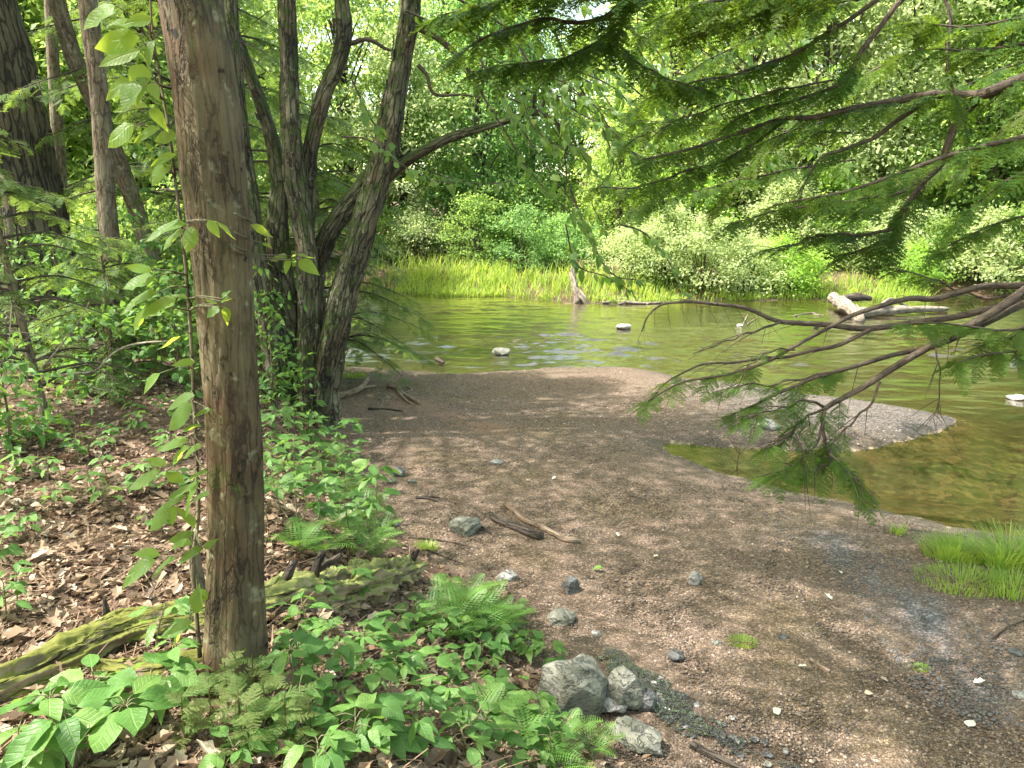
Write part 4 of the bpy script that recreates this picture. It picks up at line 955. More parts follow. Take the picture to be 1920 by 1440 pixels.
# ------------------------------------------------------------------ hemlocks
def sprays_on(bn, bw, C, tg_, t0, t1, gap, L0, L1, fine, droop=.35, sides=(-1, 1), seed=0, tint=.4, tw=.16, sub=True, dense=1.0, tms=None):
    """flat needle sprays along both sides of a limb; short side twigs carry several"""
    r = np.random.default_rng(seed); m = len(C)
    s = np.concatenate([[0], np.cumsum(np.linalg.norm(np.diff(C, axis=0), axis=1))]); Lt = s[-1]
    k = 0; u = t0 * Lt
    TM = tms or (SPR if fine else SPM)
    while u < t1 * Lt:
        i = min(int(np.searchsorted(s, u)), m - 1); t = u / Lt
        for sd in sides:
            side = nz(np.cross(tg_[i], [0, 0, 1.0]) + 1e-6) * sd
            d = nz(side * .85 + tg_[i] * .6 + np.array([0, 0, -droop * r.uniform(.3, 1.3)]) + r.normal(0, .15, 3))
            L = (L0 + (L1 - L0) * t) * r.uniform(.65, 1.15) * (.88 if dense > 1.05 else 1.0)
            up = np.array([r.normal(0, .25), r.normal(0, .25), 1.0])
            if sub and L > .28:
                e = C[i] + d * L * .9 + np.array([0, 0, -.08 * L])
                tube(bw, [C[i], C[i] + d * L * .5, e], [.004, .003, .0012], 4, 5)
                nn = max(2, int(L / (.085 if dense < 1.1 else .06)))
                for q in range(nn):
                    f = (q + .4) / nn; p = C[i] + (e - C[i]) * f
                    s2 = 1 if q % 2 else -1; sd2 = nz(np.cross(d, [0, 0, 1.0]) + 1e-6) * s2
                    scatter(bn, TM[int(r.integers(4))], p, nz(d * .7 + sd2 * .8 + np.array([0, 0, -droop * r.uniform(0, .7)])), up + r.normal(0, .2, 3), L * .62 * (1.05 - .5 * f), np.clip(r.normal(tint, .16), 0, .9) * .95)
                scatter(bn, TM[int(r.integers(4))], e - d * .04, d + [0, 0, -.15], up, L * .5, np.clip(r.normal(tint, .16), 0, .9) * .95)
            else:
                scatter(bn, TM[int(r.integers(4))], C[i], d, up, L, np.clip(r.normal(tint, .16), 0, .9) * .95)
        u += gap / dense * r.uniform(.7, 1.3); k += 1
    if t1 > .97: scatter(bn, TM[int(r.integers(4))], C[-1] - tg_[-1] * .03, tg_[-1] + np.array([0, 0, -.15]), (0, 0, 1), L1 * .9, tint)

# the hemlock whose trunk stands outside the photograph on the bar; its lower limbs reach over the water
HB = np.array([5.3, 4.3, float(T(5.3, 4.3))])
hem = thing('hemlock_tree', 'hemlock reaching long dark needled limbs from beyond the photo edge over the stream', 'tree', HB)
b = B(); tube(b, [HB + [0, 0, -.2], HB + [.05, 0, 1.5], HB + [0, .05, 4], HB + [0, 0, 8.5]], [.22, .17, .14, .03], 28, 60, .06, 2, 5); b.build('trunk', M['bark_oak'], hem)
# (pixels, Y from right end to tip, widths, root height on trunk or None, sprays (t0,t1,gap,L0,L1,droop,tint))
LIMBS = [
 # the low bough
 ([(2140, 470), (2030, 505), (1912, 537), (1847, 538), (1740, 560), (1713, 557), (1647, 573), (1600, 590), (1560, 612), (1497, 647), (1437, 680), (1363, 702), (1270, 720), (1215, 752)], (3.9, 3.5), (15, 3), 2.55, (.88, 1, .06, .14, .13, .4, .35)),
 ([(1913, 563), (1813, 590), (1747, 600), (1640, 615), (1563, 610), (1497, 608), (1463, 602), (1403, 578), (1347, 572), (1280, 566), (1240, 571), (1215, 592), (1203, 622)], (3.85, 3.6), (14, 2.5), None, None),
 ([(1640, 615), (1563, 650), (1497, 662), (1453, 672), (1380, 677), (1300, 690), (1255, 712), (1215, 756)], (3.75, 3.6), (9, 2), None, (.82, 1, .07, .12, .1, .3, .35)),
 ([(1463, 604), (1380, 633), (1300, 663)], (3.7, 3.6), (5, 2), None, None),
 ([(2160, 420), (2040, 480), (1920, 543), (1863, 583), (1780, 630), (1740, 653), (1673, 693), (1613, 730), (1580, 747), (1547, 767), (1542, 790), (1549, 833), (1560, 860), (1600, 890)], (3.6, 3.1), (20, 3.5), 2.75, (.9, 1, .07, .15, .13, .7, .35)),
 ([(2100, 510), (1920, 568), (1847, 607), (1747, 653), (1687, 663), (1600, 687), (1530, 707), (1460, 737), (1413, 760), (1370, 778)], (3.6, 3.2), (15, 3), 2.4, (.86, 1, .05, .13, .12, .5, .35)),
 ([(1755, 651), (1760, 693), (1760, 757), (1735, 800)], (3.4, 3.3), (4, 1.5), None, None),
 ([(1650, 715), (1630, 760), (1600, 790), (1560, 830), (1540, 858)], (3.25, 3.1), (6, 2), None, (.65, 1, .05, .14, .12, .5, .35)),
 ([(1547, 764), (1510, 750), (1470, 765), (1440, 770), (1400, 785)], (3.15, 3.05), (6, 2), None, (.25, 1, .045, .15, .13, .4, .35)),
 ([(1549, 765), (1500, 790), (1480, 820), (1440, 840)], (3.12, 3.0), (6, 2), None, (.3, 1, .05, .13, .13, .6, .3)),
 ([(1545, 790), (1530, 830), (1490, 870), (1430, 892)], (3.1, 2.95), (6, 2), None, (.35, 1, .06, .15, .13, .5, .35)),
 ([(1555, 850), (1585, 880), (1610, 905), (1640, 938)], (3.05, 2.95), (6, 2), None, (.1, 1, .06, .15, .12, .7, .35)),
 ([(1550, 835), (1560, 858), (1530, 880), (1500, 890)], (3.1, 3.0), (5, 2), None, (.3, 1, .07, .14, .12, .6, .35)),
 ([(1600, 690), (1520, 705), (1455, 720), (1390, 722), (1340, 735)], (3.3, 3.1), (5, 2), None, (.5, 1, .06, .12, .1, .4, .35)),
 ([(1490, 656), (1455, 655), (1430, 668), (1400, 690), (1380, 740)], (3.6, 3.5), (4, 1.5), None, (.15, .5, .09, .08, .07, .3, .4)),
 ([(2060, 560), (1960, 600), (1900, 620), (1820, 612), (1760, 605), (1700, 607)], (3.4, 3.2), (8, 2), 2.3, (.15, 1, .05, .17, .14, .4, .35)),
 ([(2060, 620), (1940, 655), (1880, 660), (1830, 668), (1795, 680)], (3.3, 3.2), (8, 2), 2.2, (.15, 1, .05, .18, .14, .6, .35)),
 ([(1960, 590), (1900, 630), (1850, 640)], (3.4, 3.3), (6, 2), None, (.1, 1, .05, .17, .14, .6, .35)),
 ([(1920, 545), (1860, 560), (1800, 545), (1740, 520), (1680, 505)], (4.2, 4.4), (6, 2), None, (.3, 1, .06, .17, .14, .4, .3)),
 # the upper boughs
 ([(2200, 90), (2040, 120), (1920, 148), (1847, 177), (1830, 180), (1747, 177), (1680, 188), (1613, 200), (1520, 222), (1473, 223), (1400, 245), (1280, 282), (1200, 300)], (4.3, 5.0), (26, 3), 3.7, (.5, 1, .09, .30, .24, .5, .35)),
 ([(1473, 224), (1440, 250), (1380, 290), (1280, 323), (1190, 352), (1120, 350)], (4.9, 5.1), (8, 2), None, (.2, 1, .09, .28, .2, .5, .3)),
 ([(1837, 182), (1800, 223), (1777, 267), (1763, 307), (1727, 350), (1690, 400), (1680, 430), (1630, 463), (1580, 480)], (4.6, 4.6), (18, 4), None, (.55, 1, .07, .30, .24, .4, .25)),
 ([(1680, 428), (1620, 440), (1550, 440), (1480, 460), (1430, 470)], (4.6, 4.5), (7, 2), None, (.1, 1, .07, .28, .2, .35, .25)),
 ([(1763, 307), (1700, 355), (1600, 375), (1520, 385), (1440, 400), (1370, 420)], (4.5, 4.5), (8, 2), None, (.3, 1, .08, .28, .2, .4, .3)),
 ([(1747, 180), (1697, 217), (1613, 270), (1540, 297), (1510, 340), (1497, 384)], (4.7, 4.6), (11, 2), None, (.45, 1, .09, .24, .18, .5, .35)),
 ([(1790, -60), (1690, 0), (1630, 77), (1580, 153), (1530, 177), (1480, 190), (1420, 205), (1370, 230)], (4.5, 4.9), (12, 3), None, (.4, 1, .08, .28, .22, .5, .3)),
 ([(1740, -60), (1643, 0), (1563, 57), (1513, 87), (1397, 133), (1280, 160), (1230, 175)], (4.6, 5.0), (10, 2.5), None, (.3, 1, .08, .30, .24, .5, .42)),
 ([(2150, 200), (1920, 257), (1780, 293), (1680, 327), (1580, 360), (1513, 373), (1450, 385)], (4.0, 4.4), (11, 2.5), 3.3, (.3, 1, .09, .26, .2, .5, .35)),
 ([(1760, -60), (1773, 0), (1780, 37), (1777, 117), (1787, 167), (1800, 207), (1815, 260)], (4.4, 4.3), (9, 2.5), None, (.35, 1, .12, .2, .16, .5, .4)),
 ([(2150, 40), (1980, 70), (1880, 90), (1800, 95), (1740, 90), (1700, 100)], (4.0, 4.2), (9, 2), 4.2, (.2, 1, .07, .28, .22, .4, .45)),
 ([(2100, -40), (1960, 20), (1880, 40), (1800, 50), (1720, 40)], (4.0, 4.2), (9, 2), 4.4, (.2, 1, .08, .26, .2, .4, .4)),
 ([(2150, 290), (1980, 310), (1900, 330), (1840, 375), (1790, 420)], (3.8, 4.0), (9, 2), 3.0, (.25, 1, .08, .26, .2, .5, .3)),
 ([(2100, 380), (1980, 400), (1900, 410), (1820, 440), (1760, 470)], (3.8, 4.1), (8, 2), 2.8, (.25, 1, .08, .24, .2, .5, .3)),
 ([(1660, -80), (1560, -20), (1450, 10), (1360, 40), (1280, 70)], (4.6, 5.0), (10, 2.5), None, (.1, 1, .075, .32, .26, .45, .55)),
 ([(1620, -90), (1500, -40), (1400, -10), (1300, 10), (1240, 30)], (4.4, 4.8), (10, 2.5), None, (.1, 1, .075, .32, .26, .45, .5)),
 ([(1640, -100), (1400, -80), (1250, -30), (1170, 2), (1140, 28), (1100, 40), (1062, 42), (1030, 36), (960, 50), (900, 75), (850, 110)], (4.4, 5.0), (14, 3), None, (.45, 1, .06, .30, .24, .5, .12)),
 ([(1250, -30), (1180, 20), (1120, 80), (1050, 110), (960, 120), (890, 135)], (4.8, 4.9), (8, 2), None, (.2, 1, .07, .30, .24, .55, .1)),
 ([(1170, 0), (1080, -10), (980, -5), (900, 10), (820, 30)], (4.7, 4.8), (8, 2), None, (.05, 1, .07, .30, .24, .45, .1)),
 ([(1140, 28), (1160, 80), (1200, 120), (1260, 150), (1330, 170)], (4.8, 4.8), (7, 2), None, (.2, 1, .08, .26, .2, .5, .2)),
 ([(1300, -60), (1200, -30), (1100, -60), (1000, -50), (900, -40)], (4.3, 4.6), (9, 2), None, (.1, 1, .08, .32, .26, .45, .1)),
]
for k in range(12):   # thinner limbs filling the upper air between the long ones
    x0 = rng.uniform(1500, 2150); y0 = rng.uniform(-90, 330); L = min(rng.uniform(300, 560), x0 - 1180); sl_ = min(rng.uniform(-.12, .75), (400 - y0) / (1.2 * L)); Yk = rng.uniform(4.3, 6.0)
    LIMBS.append(([(x0, y0), (x0 - L * .35, y0 + L * .28 * sl_), (x0 - L * .7, y0 + L * .7 * sl_), (x0 - L, y0 + L * sl_ * 1.2)], (Yk, Yk + .4), (4, 1.5), None, (.03, 1, .08, .22, .18, .6, float(rng.uniform(.1, .6)))))
for q, (pts, (Ya, Yb), (wa, wb), rootz, sp) in enumerate(LIMBS):
    n = len(pts); Ys = np.linspace(Ya, Yb, n); P = np.array([at(x, y, yy) for (x, y), yy in zip(pts, Ys)])
    r = np.array([0.5 * w_ * pxm(p) for w_, p in zip(np.linspace(wa, wb, n), P)])
    if rootz is not None:
        P = np.vstack([[HB + [0, 0, rootz - HB[2]]], P]); r = np.concatenate([[r[0] * 1.3], r])
    bw = B(); bn = B()
    C, tg_, R__ = tube(bw, P, r, 10 if wa > 9 else 6, max(24, n * 7), .05, 3, q, wig=.006)
    # little dead twigs along the limb
    for _ in range(int(6 + n * .8)):
        i = int(rng.integers(len(C) // 5, len(C))); d = nz(np.cross(tg_[i], [0, 0, 1.0])) * rng.choice([-1, 1]) * .7 + tg_[i] * .7 + np.array([0, 0, rng.uniform(-.7, .2)])
        L = rng.uniform(.05, .22); tube(bw, [C[i], C[i] + d * L * .5 + [0, 0, .01], C[i] + d * L], [.0022, .0016, .0007], 4, 5)
    if sp: sprays_on(bn, bw, C, tg_, sp[0], sp[1], sp[2], sp[3], sp[4], True, sp[5], seed=q, tint=sp[6], dense=1.0 if q < 19 else (1.5 if 36 <= q < 41 else 1.2), tms=SPR if q < 19 else SPL)
    bo = bw.build('limb', M['twig'], hem)
    if bn.n:
        me = bn.mesh('needles', (HB[0], HB[1], HB[2]), True); me.materials.append(M['needle']); nd = bpy.data.objects.new('needles', me); COL.objects.link(nd); nd.parent = bo
    if q == 1:   # fan of fine bare twigs at the curved tip
        fb = B()
        for k in range(11):
            i = len(C) - 1 - k * 3; p = C[i]; e = p + at(1225 + 9 * k, 690 - 3 * k, 3.6) * 0 + np.array([.012 * k - .02, -.03, -.16 + .004 * k]) * rng.uniform(.6, 1.2)
            tube(fb, [p, (p + e) / 2 + [-.01, 0, .015], e], [.0014, .001, .0005], 4, 6)
            e2 = (p + e) / 2 + np.array([rng.uniform(-.05, .05), 0, -.06]); tube(fb, [(p + e) / 2 + [-.01, 0, .015], e2], [.0008, .0004], 4, 4)
        fb.build('bare_twigs', M['twig'], hem)

def conifer(name, label, base, Htot, r0, levels, Lmax, seed, mat, fine=False, zlow=.6, lean=(0, 0), dens=5, gap=.16, spl=.42, droop=.12, deadlow=0, tint=.4):
    t = thing(name, label, 'tree', base); r = np.random.default_rng(seed); bw = B(); bl_ = B(); bn = B()
    top = base + np.array([lean[0], lean[1], Htot])
    tube(bw, [base - [0, 0, .15], base * .6 + top * .4, top], [r0, r0 * .7, r0 * .1], 16, 50, .05, 2, seed)
    bw.build('trunk', M['bark_thin'], t)
    for k in range(levels):
        f = k / levels; z = zlow + (Htot * .97 - zlow) * f; L = Lmax * (1 - f) ** .8 * r.uniform(.7, 1.1) + .12
        for q in range(dens):
            a = q * 6.283 / dens + k * 1.3 + r.uniform(-.4, .4); h = np.array([math.cos(a), math.sin(a), 0]); p0 = base + (top - base) * (z / Htot) + [0, 0, r.uniform(-.12, .12)]
            LL = L * r.uniform(.6, 1.1)
            P = [p0, p0 + h * LL * .4 + [0, 0, .06 * LL], p0 + h * LL * .75 + [0, 0, -droop * LL * .5], p0 + h * LL + [0, 0, -droop * LL * 1.6]]
            C, tg_, _ = tube(bl_, P, np.array([.35, .22, .12, .04]) * min(r0, .07), 5, 14, 0, 1, k)
            if k >= deadlow: sprays_on(bn, bl_, C, tg_, .22, 1, gap, spl, spl * .55, fine, .3, seed=seed * 100 + k * 9 + q, sub=spl > .28, tint=tint)
            else:
                for _ in range(4):
                    i = int(r.integers(4, 14)); e = C[i] + (tg_[i] + r.normal(0, .7, 3)) * .18; tube(bl_, [C[i], e], [.003, .001], 4, 3)
    bo = bl_.build('branches', M['twig'], t); me = bn.mesh('needles', tuple(base), True); me.materials.append(M[mat]); nd = bpy.data.objects.new('needles', me); COL.objects.link(nd); nd.parent = bo
    return t
p = np.array([-4.15, 10.4]); conifer('hemlock_tree', 'feathery hemlock standing behind the forked tree, its boughs drooping over the water', np.array([p[0], p[1], float(T(*p))]), 8.5, .11, 15, 3.3, 3, 'needle_pale', zlow=.7, dens=6, gap=.2, spl=.5, droop=.10, tint=.5)
p = np.array([-2.75, 11.2]); conifer('hemlock_tree', 'young hemlock with low boughs over the stream, standing behind the forked tree', np.array([p[0], p[1], float(T(*p))]), 4.2, .05, 9, 2.1, 4, 'needle_pale', zlow=.5, dens=6, gap=.17, spl=.42, droop=.12, tint=.4)
sb = hit(90, 785); conifer('hemlock_sapling', 'reddish brown young hemlock with bare lower twigs in front of the furrowed giant', sb, 2.5, .036, 10, 1.25, 5, 'needle_pale', True, .35, (-.38, .1), 5, .10, .24, .10, 3, tint=.55)
for (x, y), hh, lb in [((-6.6, 8.0), 2.6, 'pale hemlock sapling at the photo edge beside the reddish sapling'), ((-3.9, 7.4), 1.6, 'low hemlock sapling just behind the thick spotted trunk'), ((-6.9, 11.0), 3.6, 'tall hemlock sapling between the furrowed giant and the straight trunk')]:
    conifer('hemlock_sapling', lb, np.array([x, y, float(T(x, y))]), hh, .03, 9, 1.15, int(hh * 10), 'needle_pale', False, .25, (0, 0), 5, .13, .30, .12, tint=.55)
# pale dead branch lying against the sapling
b = B()
for pts, wd in [([(80, 708), (140, 700), (180, 695), (205, 668), (235, 650), (275, 642), (330, 640)], (5, 3)), ([(80, 690), (120, 640), (150, 600), (168, 565)], (4, 2)), ([(75, 600), (45, 590), (10, 565), (-20, 550)], (4, 2)), ([(135, 700), (165, 722), (220, 735)], (3, 1.5)), ([(60, 630), (30, 650), (15, 668)], (3, 2))]:
    pxtube(b, pts, sb[1] - .06, np.linspace(wd[0], wd[1], len(pts)), 6, 20, .05, 3, 3)
single(b, 'dead_branch', M['deadtwig'], 'pale bare branching twig caught on the reddish hemlock sapling', 'branch', at(80, 700, sb[1]))

# ------------------------------------------------------------------ leafy vine climbing the thick trunk
VY = B0[1]
vine = thing('climbing_vine', 'leafy vine with yellow green leaves climbing the shaded side of the thick trunk', 'vine', hit(372, 1225))
b = B(); VS = [(375, 1232), (368, 1150), (362, 1060), (372, 960), (368, 850), (362, 720), (356, 600), (345, 470), (330, 350), (318, 250), (300, 150), (286, 60), (280, -40)]
Cv, tgv, _ = pxtube(b, VS, VY - .02, np.linspace(9, 4, len(VS)), 8, 60, .05, 3, 8)
bl = B()
VL = [  # x, y, length px, direction deg (0 = right, 90 = up), tint
 (215, 10, 66, 222, .75), (285, 35, 45, 200, .6), (255, 45, 50, 190, .7), (262, 70, 72, 195, .8), (262, 95, 70, 205, .85), (268, 120, 52, 260, .8), (290, 75, 50, 250, .1), (272, 145, 48, 240, .15), (255, 150, 58, 255, .1),
 (246, 150, 52, 215, .8), (282, 155, 40, 300, .5), (278, 200, 56, 175, .85), (280, 205, 40, 320, .8), (250, 232, 58, 228, .8), (300, 240, 50, 200, .5), (330, 250, 40, 190, .4), (330, 290, 44, 200, .6), (322, 310, 40, 215, .6), (306, 308, 40, 235, .55),
 (350, 420, 72, 192, .3), (345, 430, 52, 225, .35), (365, 425, 48, 250, .15), (400, 415, 70, 330, .1), (390, 412, 50, 300, .1), (290, 520, 60, 200, .4), (285, 508, 40, 160, .6), (295, 550, 70, 196, .35), (352, 560, 45, 160, .3), (330, 560, 65, 215, .7), (290, 580, 66, 214, .75), (352, 630, 55, 192, .2),
 (366, 680, 38, 180, .85), (300, 700, 48, 226, .8), (365, 742, 60, 200, .15), (360, 755, 62, 225, .1), (395, 768, 40, 190, .3), (378, 800, 36, 180, .35), (352, 825, 50, 192, .4), (358, 838, 50, 215, .8), (380, 835, 40, 200, .7),
 (312, 872, 34, 150, .3), (300, 882, 62, 205, .3), (312, 885, 36, 320, .3), (390, 885, 62, 190, .2), (378, 900, 60, 205, .25), (372, 910, 62, 232, .2), (350, 930, 62, 200, .15), (322, 945, 60, 225, .1), (395, 925, 52, 195, .12), (330, 948, 40, 250, .7),
 (365, 990, 48, 115, .3), (362, 1000, 42, 190, .25), (360, 1020, 48, 182, .6), (380, 1030, 46, 195, .12), (330, 1045, 48, 210, .15), (292, 1050, 66, 207, .2), (300, 1040, 44, 165, .2), (386, 1030, 38, 60, .2),
 (360, 1165, 56, 200, .2), (366, 1150, 52, 75, .2), (350, 1175, 46, 225, .2), (388, 1125, 40, 120, .35),
 (408, 570, 30, 150, .2), (415, 565, 34, 20, .25), (410, 575, 40, 235, .15), (420, 575, 44, 290, .1), (418, 560, 30, 70, .3), (470, 420, 60, 325, .15), (492, 455, 30, 330, .2), (540, 480, 46, 195, .3), (548, 480, 56, 8, .25), (560, 488, 66, 325, .2), (545, 485, 40, 240, .25)]
for x, y, L, dg, ti in VL:
    yy = VY - rng.uniform(.14, .26) if x < 470 else VY + .1; p = at(x, y, yy); a = math.radians(dg); d = RT * math.cos(a) + UPV * math.sin(a) * .9 - FWD * rng.uniform(-.1, .45)
    nrm = np.array([rng.normal(0, .3), -.55 + rng.normal(0, .25), 1.0]) if y > 330 else np.array([rng.normal(.1, .3), -1.0, .45 + rng.normal(0, .3)])
    i = int(np.argmin(np.linalg.norm(Cv - p - np.array([0, 0, -.02]), axis=1)))
    if x < 470: tube(b, [Cv[i], (Cv[i] + p) / 2 + [0, -.02, .01], p], [.0028, .002, .0014], 4, 6)
    else: tube(b, [at(440, y - 20, VY - .11), at(470, y - 5, VY), p], [.0028, .002, .0014], 4, 6)
    scatter(bl, LEAVES[int(rng.integers(6))], p, d, nrm, L * pxm(p) * (1.12 if y < 330 else (.75 if x > 385 else 1.08)), min(.92, ti + .12))
b.build('vine_stem', M['bark_thin'], vine); bl.build('leaves', M['vineleaf'], vine)

# ------------------------------------------------------------------ fallen logs at the foot of the trunk
def gtube(b, pts, wpx, lift, sides=14, m=40, rough=.06, rfreq=4, seed=0, zs=None, **kw):
    """a stick or log lying on the ground: pixels are where its middle is seen"""
    H_ = hits(np.array([p[0] for p in pts], float), np.array([p[1] for p in pts], float)); wpx = np.broadcast_to(np.asarray(wpx, float), (len(pts),))
    r = np.array([.5 * w_ * pxm(p) for w_, p in zip(wpx, H_)]); H_[:, 2] += r * lift
    return tube(b, H_, r, sides, m, rough, rfreq, seed, **kw), H_
log = thing('fallen_log', 'long rotten log green with moss, lying behind the thick spotted trunk', 'log', hit(300, 1240))
b = B(); (Cl, _, _), _h = gtube(b, [(-90, 1345), (20, 1300), (120, 1255), (230, 1205), (330, 1180), (430, 1150)], [64, 74, 78, 76, 74, 70], .3, 72, 320, .10, 14, 2, gnarl=.42, gf=16, gs=.16, lobes=lambda th, s: 1 + .05 * np.sin(th * 7 + s * 9) + .04 * np.sin(th * 13)); b.build('log', M['logmoss'], log)
b = B(); gtube(b, [(430, 1150), (520, 1140), (610, 1125), (700, 1100), (770, 1075)], [74, 78, 74, 76, 50], .25, 72, 280, .12, 14, 4, gnarl=.48, gf=18, gs=.18, lobes=lambda th, s: 1 + .06 * np.sin(th * 6 + s * 9) + .05 * np.sin(th * 11 + 3)); b.build('log_end', M['logbare'], log)
LH = hits(np.array([20, 230, 430, 610, 770.]), np.array([1300, 1205, 1150, 1125, 1075.]))[:, 1]
LOGY = lambda x: float(np.interp(x, [20, 230, 430, 610, 770], LH))
def stub(x0, y0, x1, y1, w0, w1, dz=0.0, kk=(.5, .5), dY=0.0):
    bb = B(); p = at(x0, y0, LOGY(x0)); e = at(x1, y1, p[1] + dY); tube(bb, [p - (e - p) * .25, p, p * kk[0] + e * kk[1] + rng.normal(0, .006, 3), e], np.array([w0 * 1.25, w0, (w0 + w1) / 2, w1]) * .5 * pxm(p), 10, 24, .1, 8, int(x0)); bb.build('broken_branch', M['stickdark'], log)
stub(510, 1120, 552, 1052, 26, 13); stub(588, 1090, 606, 1035, 19, 14); stub(598, 1068, 640, 1040, 13, 9); stub(715, 1075, 732, 1045, 11, 9); stub(765, 1060, 784, 1030, 14, 6); stub(772, 1062, 776, 1032, 10, 4); stub(672, 1085, 676, 1062, 7, 5)
stub(760, 1085, 790, 1108, 14, 6, dY=-.05); stub(520, 1140, 548, 1190, 7, 3, dY=-.1); stub(45, 1275, 40, 1246, 22, 18)
b = B(); gtube(b, [(172, 1262), (230, 1266), (300, 1263), (370, 1250), (430, 1240)], [34, 44, 46, 44, 40], .5, 40, 120, .07, 8, 6, gnarl=.35, gf=26, gs=.2)
single(b, 'short_log', M['logmoss'], 'short mossy log piece in front of the long mossy log', 'log', hit(280, 1262))
b = B(); p = hit(204, 1186); tube(b, [p - [0, 0, .05], p + [0, 0, .08], p + [-.002, 0, .145]], [.022, .018, .006], 10, 20, .1, 8, 4)
single(b, 'broken_stub', M['stickdark'], 'thin upright dark broken stub behind the mossy log', 'stub', p)
b = B(); p = hit(382, 1150); e1 = at(365, 1050, p[1]); e2 = at(360, 1000, p[1]); tube(b, [p - [0, 0, .08], p + [0, 0, .02], e1, e2], np.array([34, 27, 23, 20]) * .5 * pxm(p), 14, 40, .05, 4, 5)
single(b, 'snapped_sapling', M['bark_thin'], 'olive brown snapped sapling stem standing between the log and the thick trunk', 'sapling', p)

# ------------------------------------------------------------------ sticks on the beach and in the water
def stick(pts, wd, mat, label, lift=.6, name='stick', sides=10, rough=.06, seed=0, zfix=None):
    b = B(); first = None
    for k, pp in enumerate(pts):
        ww = wd[k] if isinstance(wd, list) else wd
        ww = np.linspace(ww[0], ww[1], len(pp)) if isinstance(ww, tuple) else ww
        if zfix is None: _, h = gtube(b, pp, ww, lift, sides, 30, rough, 5, seed + k)
        else:
            h = np.array([onz(x, y, zfix) for x, y in pp]); r = np.array([.5 * w_ * pxm(p) for w_, p in zip(np.broadcast_to(ww, (len(pp),)), h)]); tube(b, h, r, sides, 30, rough, 5, seed + k)
        if first is None: first = h[0]
    return single(b, name, M[mat], label, 'driftwood' if 'drift' in name else 'stick', first)
stick([[(946, 948), (965, 962), (985, 980), (1010, 990), (1040, 1005), (1062, 1015), (1084, 1018)]], (9, 12), 'stick', 'smooth tan stick lying beside the dark rotten one on the gravel', .8)
stick([[(922, 972), (945, 985), (965, 992), (990, 1004), (1014, 1012)]], (13, 20), 'stickdark', 'thick dark rotten stick lying on the gravel below the tan stick', .6, rough=.14)
stick([[(606, 760), (640, 748), (668, 738), (686, 722), (692, 712)], [(660, 742), (690, 728), (706, 726)]], [(13, 9), (7, 4)], 'stick', 'long pale forked stick leaning from the forked tree onto the gravel', 1.2)
stick([[(728, 727), (742, 730), (756, 742), (772, 750), (787, 760)], [(745, 733), (757, 748), (768, 758)], [(744, 729), (760, 726), (772, 732), (758, 738)]], [(9, 7), (6, 4), (4, 3)], 'stick', 'branching brown stick on the open gravel near the water', .9)
stick([[(690, 768), (720, 768), (755, 772)]], (5, 3), 'stickdark', 'thin dark twig by the wet patch beside the forked tree', .6)
stick([[(780, 935), (800, 936), (820, 942)], [(790, 932), (824, 934)]], [(6, 4), (4, 3)], 'stickdark', 'dark wet twig on the gravel above the rounded stone', .7)
stick([[(888, 978), (900, 988), (920, 1002)]], (5, 4), 'stickdark', 'short dark twig leaning on the rounded stone', 1.5)
stick([[(1520, 1240), (1535, 1250), (1555, 1262)]], (11, 9), 'stick', 'short brown stick end lying alone on the gravel', .5)
stick([[(1150, 1220), (1185, 1245), (1232, 1288)]], (5, 3), 'stickdark', 'thin dark twig by the grey boulders', .6)
stick([[(1296, 1400), (1330, 1418), (1370, 1436), (1420, 1462)]], (16, 12), 'stickdark', 'black wet stick beside the trickle of water', .6)
stick([[(1860, 1200), (1890, 1178), (1935, 1160)]], (4, 2), 'twig', 'thin arched twig lying below the grass tuft', 2.0)
stick([[(770, 1010), (830, 1015), (900, 1030)], [(800, 1032), (870, 1058)]], [(4, 2), (4, 2)], 'stickdark', 'pair of thin rootlets between the log end and the gravel', .8)
stick([[(818, 672), (832, 680)]], (7, 5), 'stickdark', 'small dark stick poking up from the shallow water', zfix=.03)
b = B(); p = onz(1085, 568, 0.0); tube(b, [p + [0, 0, -.1], p + [-.03, 0, .2], p + [-.12, .15, .55], p + [-.17, .3, .95], p + [-.14, .35, 1.25]], [.13, .11, .09, .07, .03], 24, 70, .10, 5, 3, gnarl=.4, gf=10, gs=.3); tube(b, [p + [-.1, .1, .4], p + [.12, -.05, .15], p + [.25, -.1, -.05]], [.10, .11, .09], 12, 30, .12, 5, 4)
single(b, 'tree_snag', M['drift'], 'broken pale tree snag standing at the far water edge in the tall grass', 'snag', p)
stick([[(1130, 570), (1165, 568), (1200, 571), (1240, 570)], [(1150, 565), (1175, 563), (1195, 569)], [(1160, 572), (1185, 567), (1215, 572)], [(1170, 561), (1200, 565)]], [(6, 5), (7, 5), (5, 4), (5, 3)], 'drift', 'heap of pale driftwood sticks along the far shore grass', .8, 'driftwood_heap')
b = B(); a0 = onz(1562, 557, .25); a1 = onz(1606, 590, .12); tube(b, [a0, a0 * .9 + a1 * .1, (a0 + a1) / 2, a1, a1 + (a1 - a0) * .15 - [0, 0, .1]], [.14, .17, .165, .14, .10], 32, 90, .08, 4, 7, gnarl=.28, gf=7, gs=.3)
single(b, 'bleached_log', M['drift'], 'thick bleached log slanting from the far shore down into the water', 'log', a0)
b = B(); q0 = onz(1612, 587, .10); q1 = onz(1775, 579, .08); tube(b, [q0, q0 * .6 + q1 * .4 + [0, 0, .03], q1], [.15, .12, .06], 14, 60, .12, 5, 8); q2 = onz(1650, 578, .2); tube(b, [q0 * .8 + q1 * .2, q2, onz(1700, 572, .15)], [.07, .05, .03], 10, 30, .1, 5, 9)
single(b, 'floating_log', M['drift'], 'long thin pale log lying level on the water past the bleached log', 'log', q0)
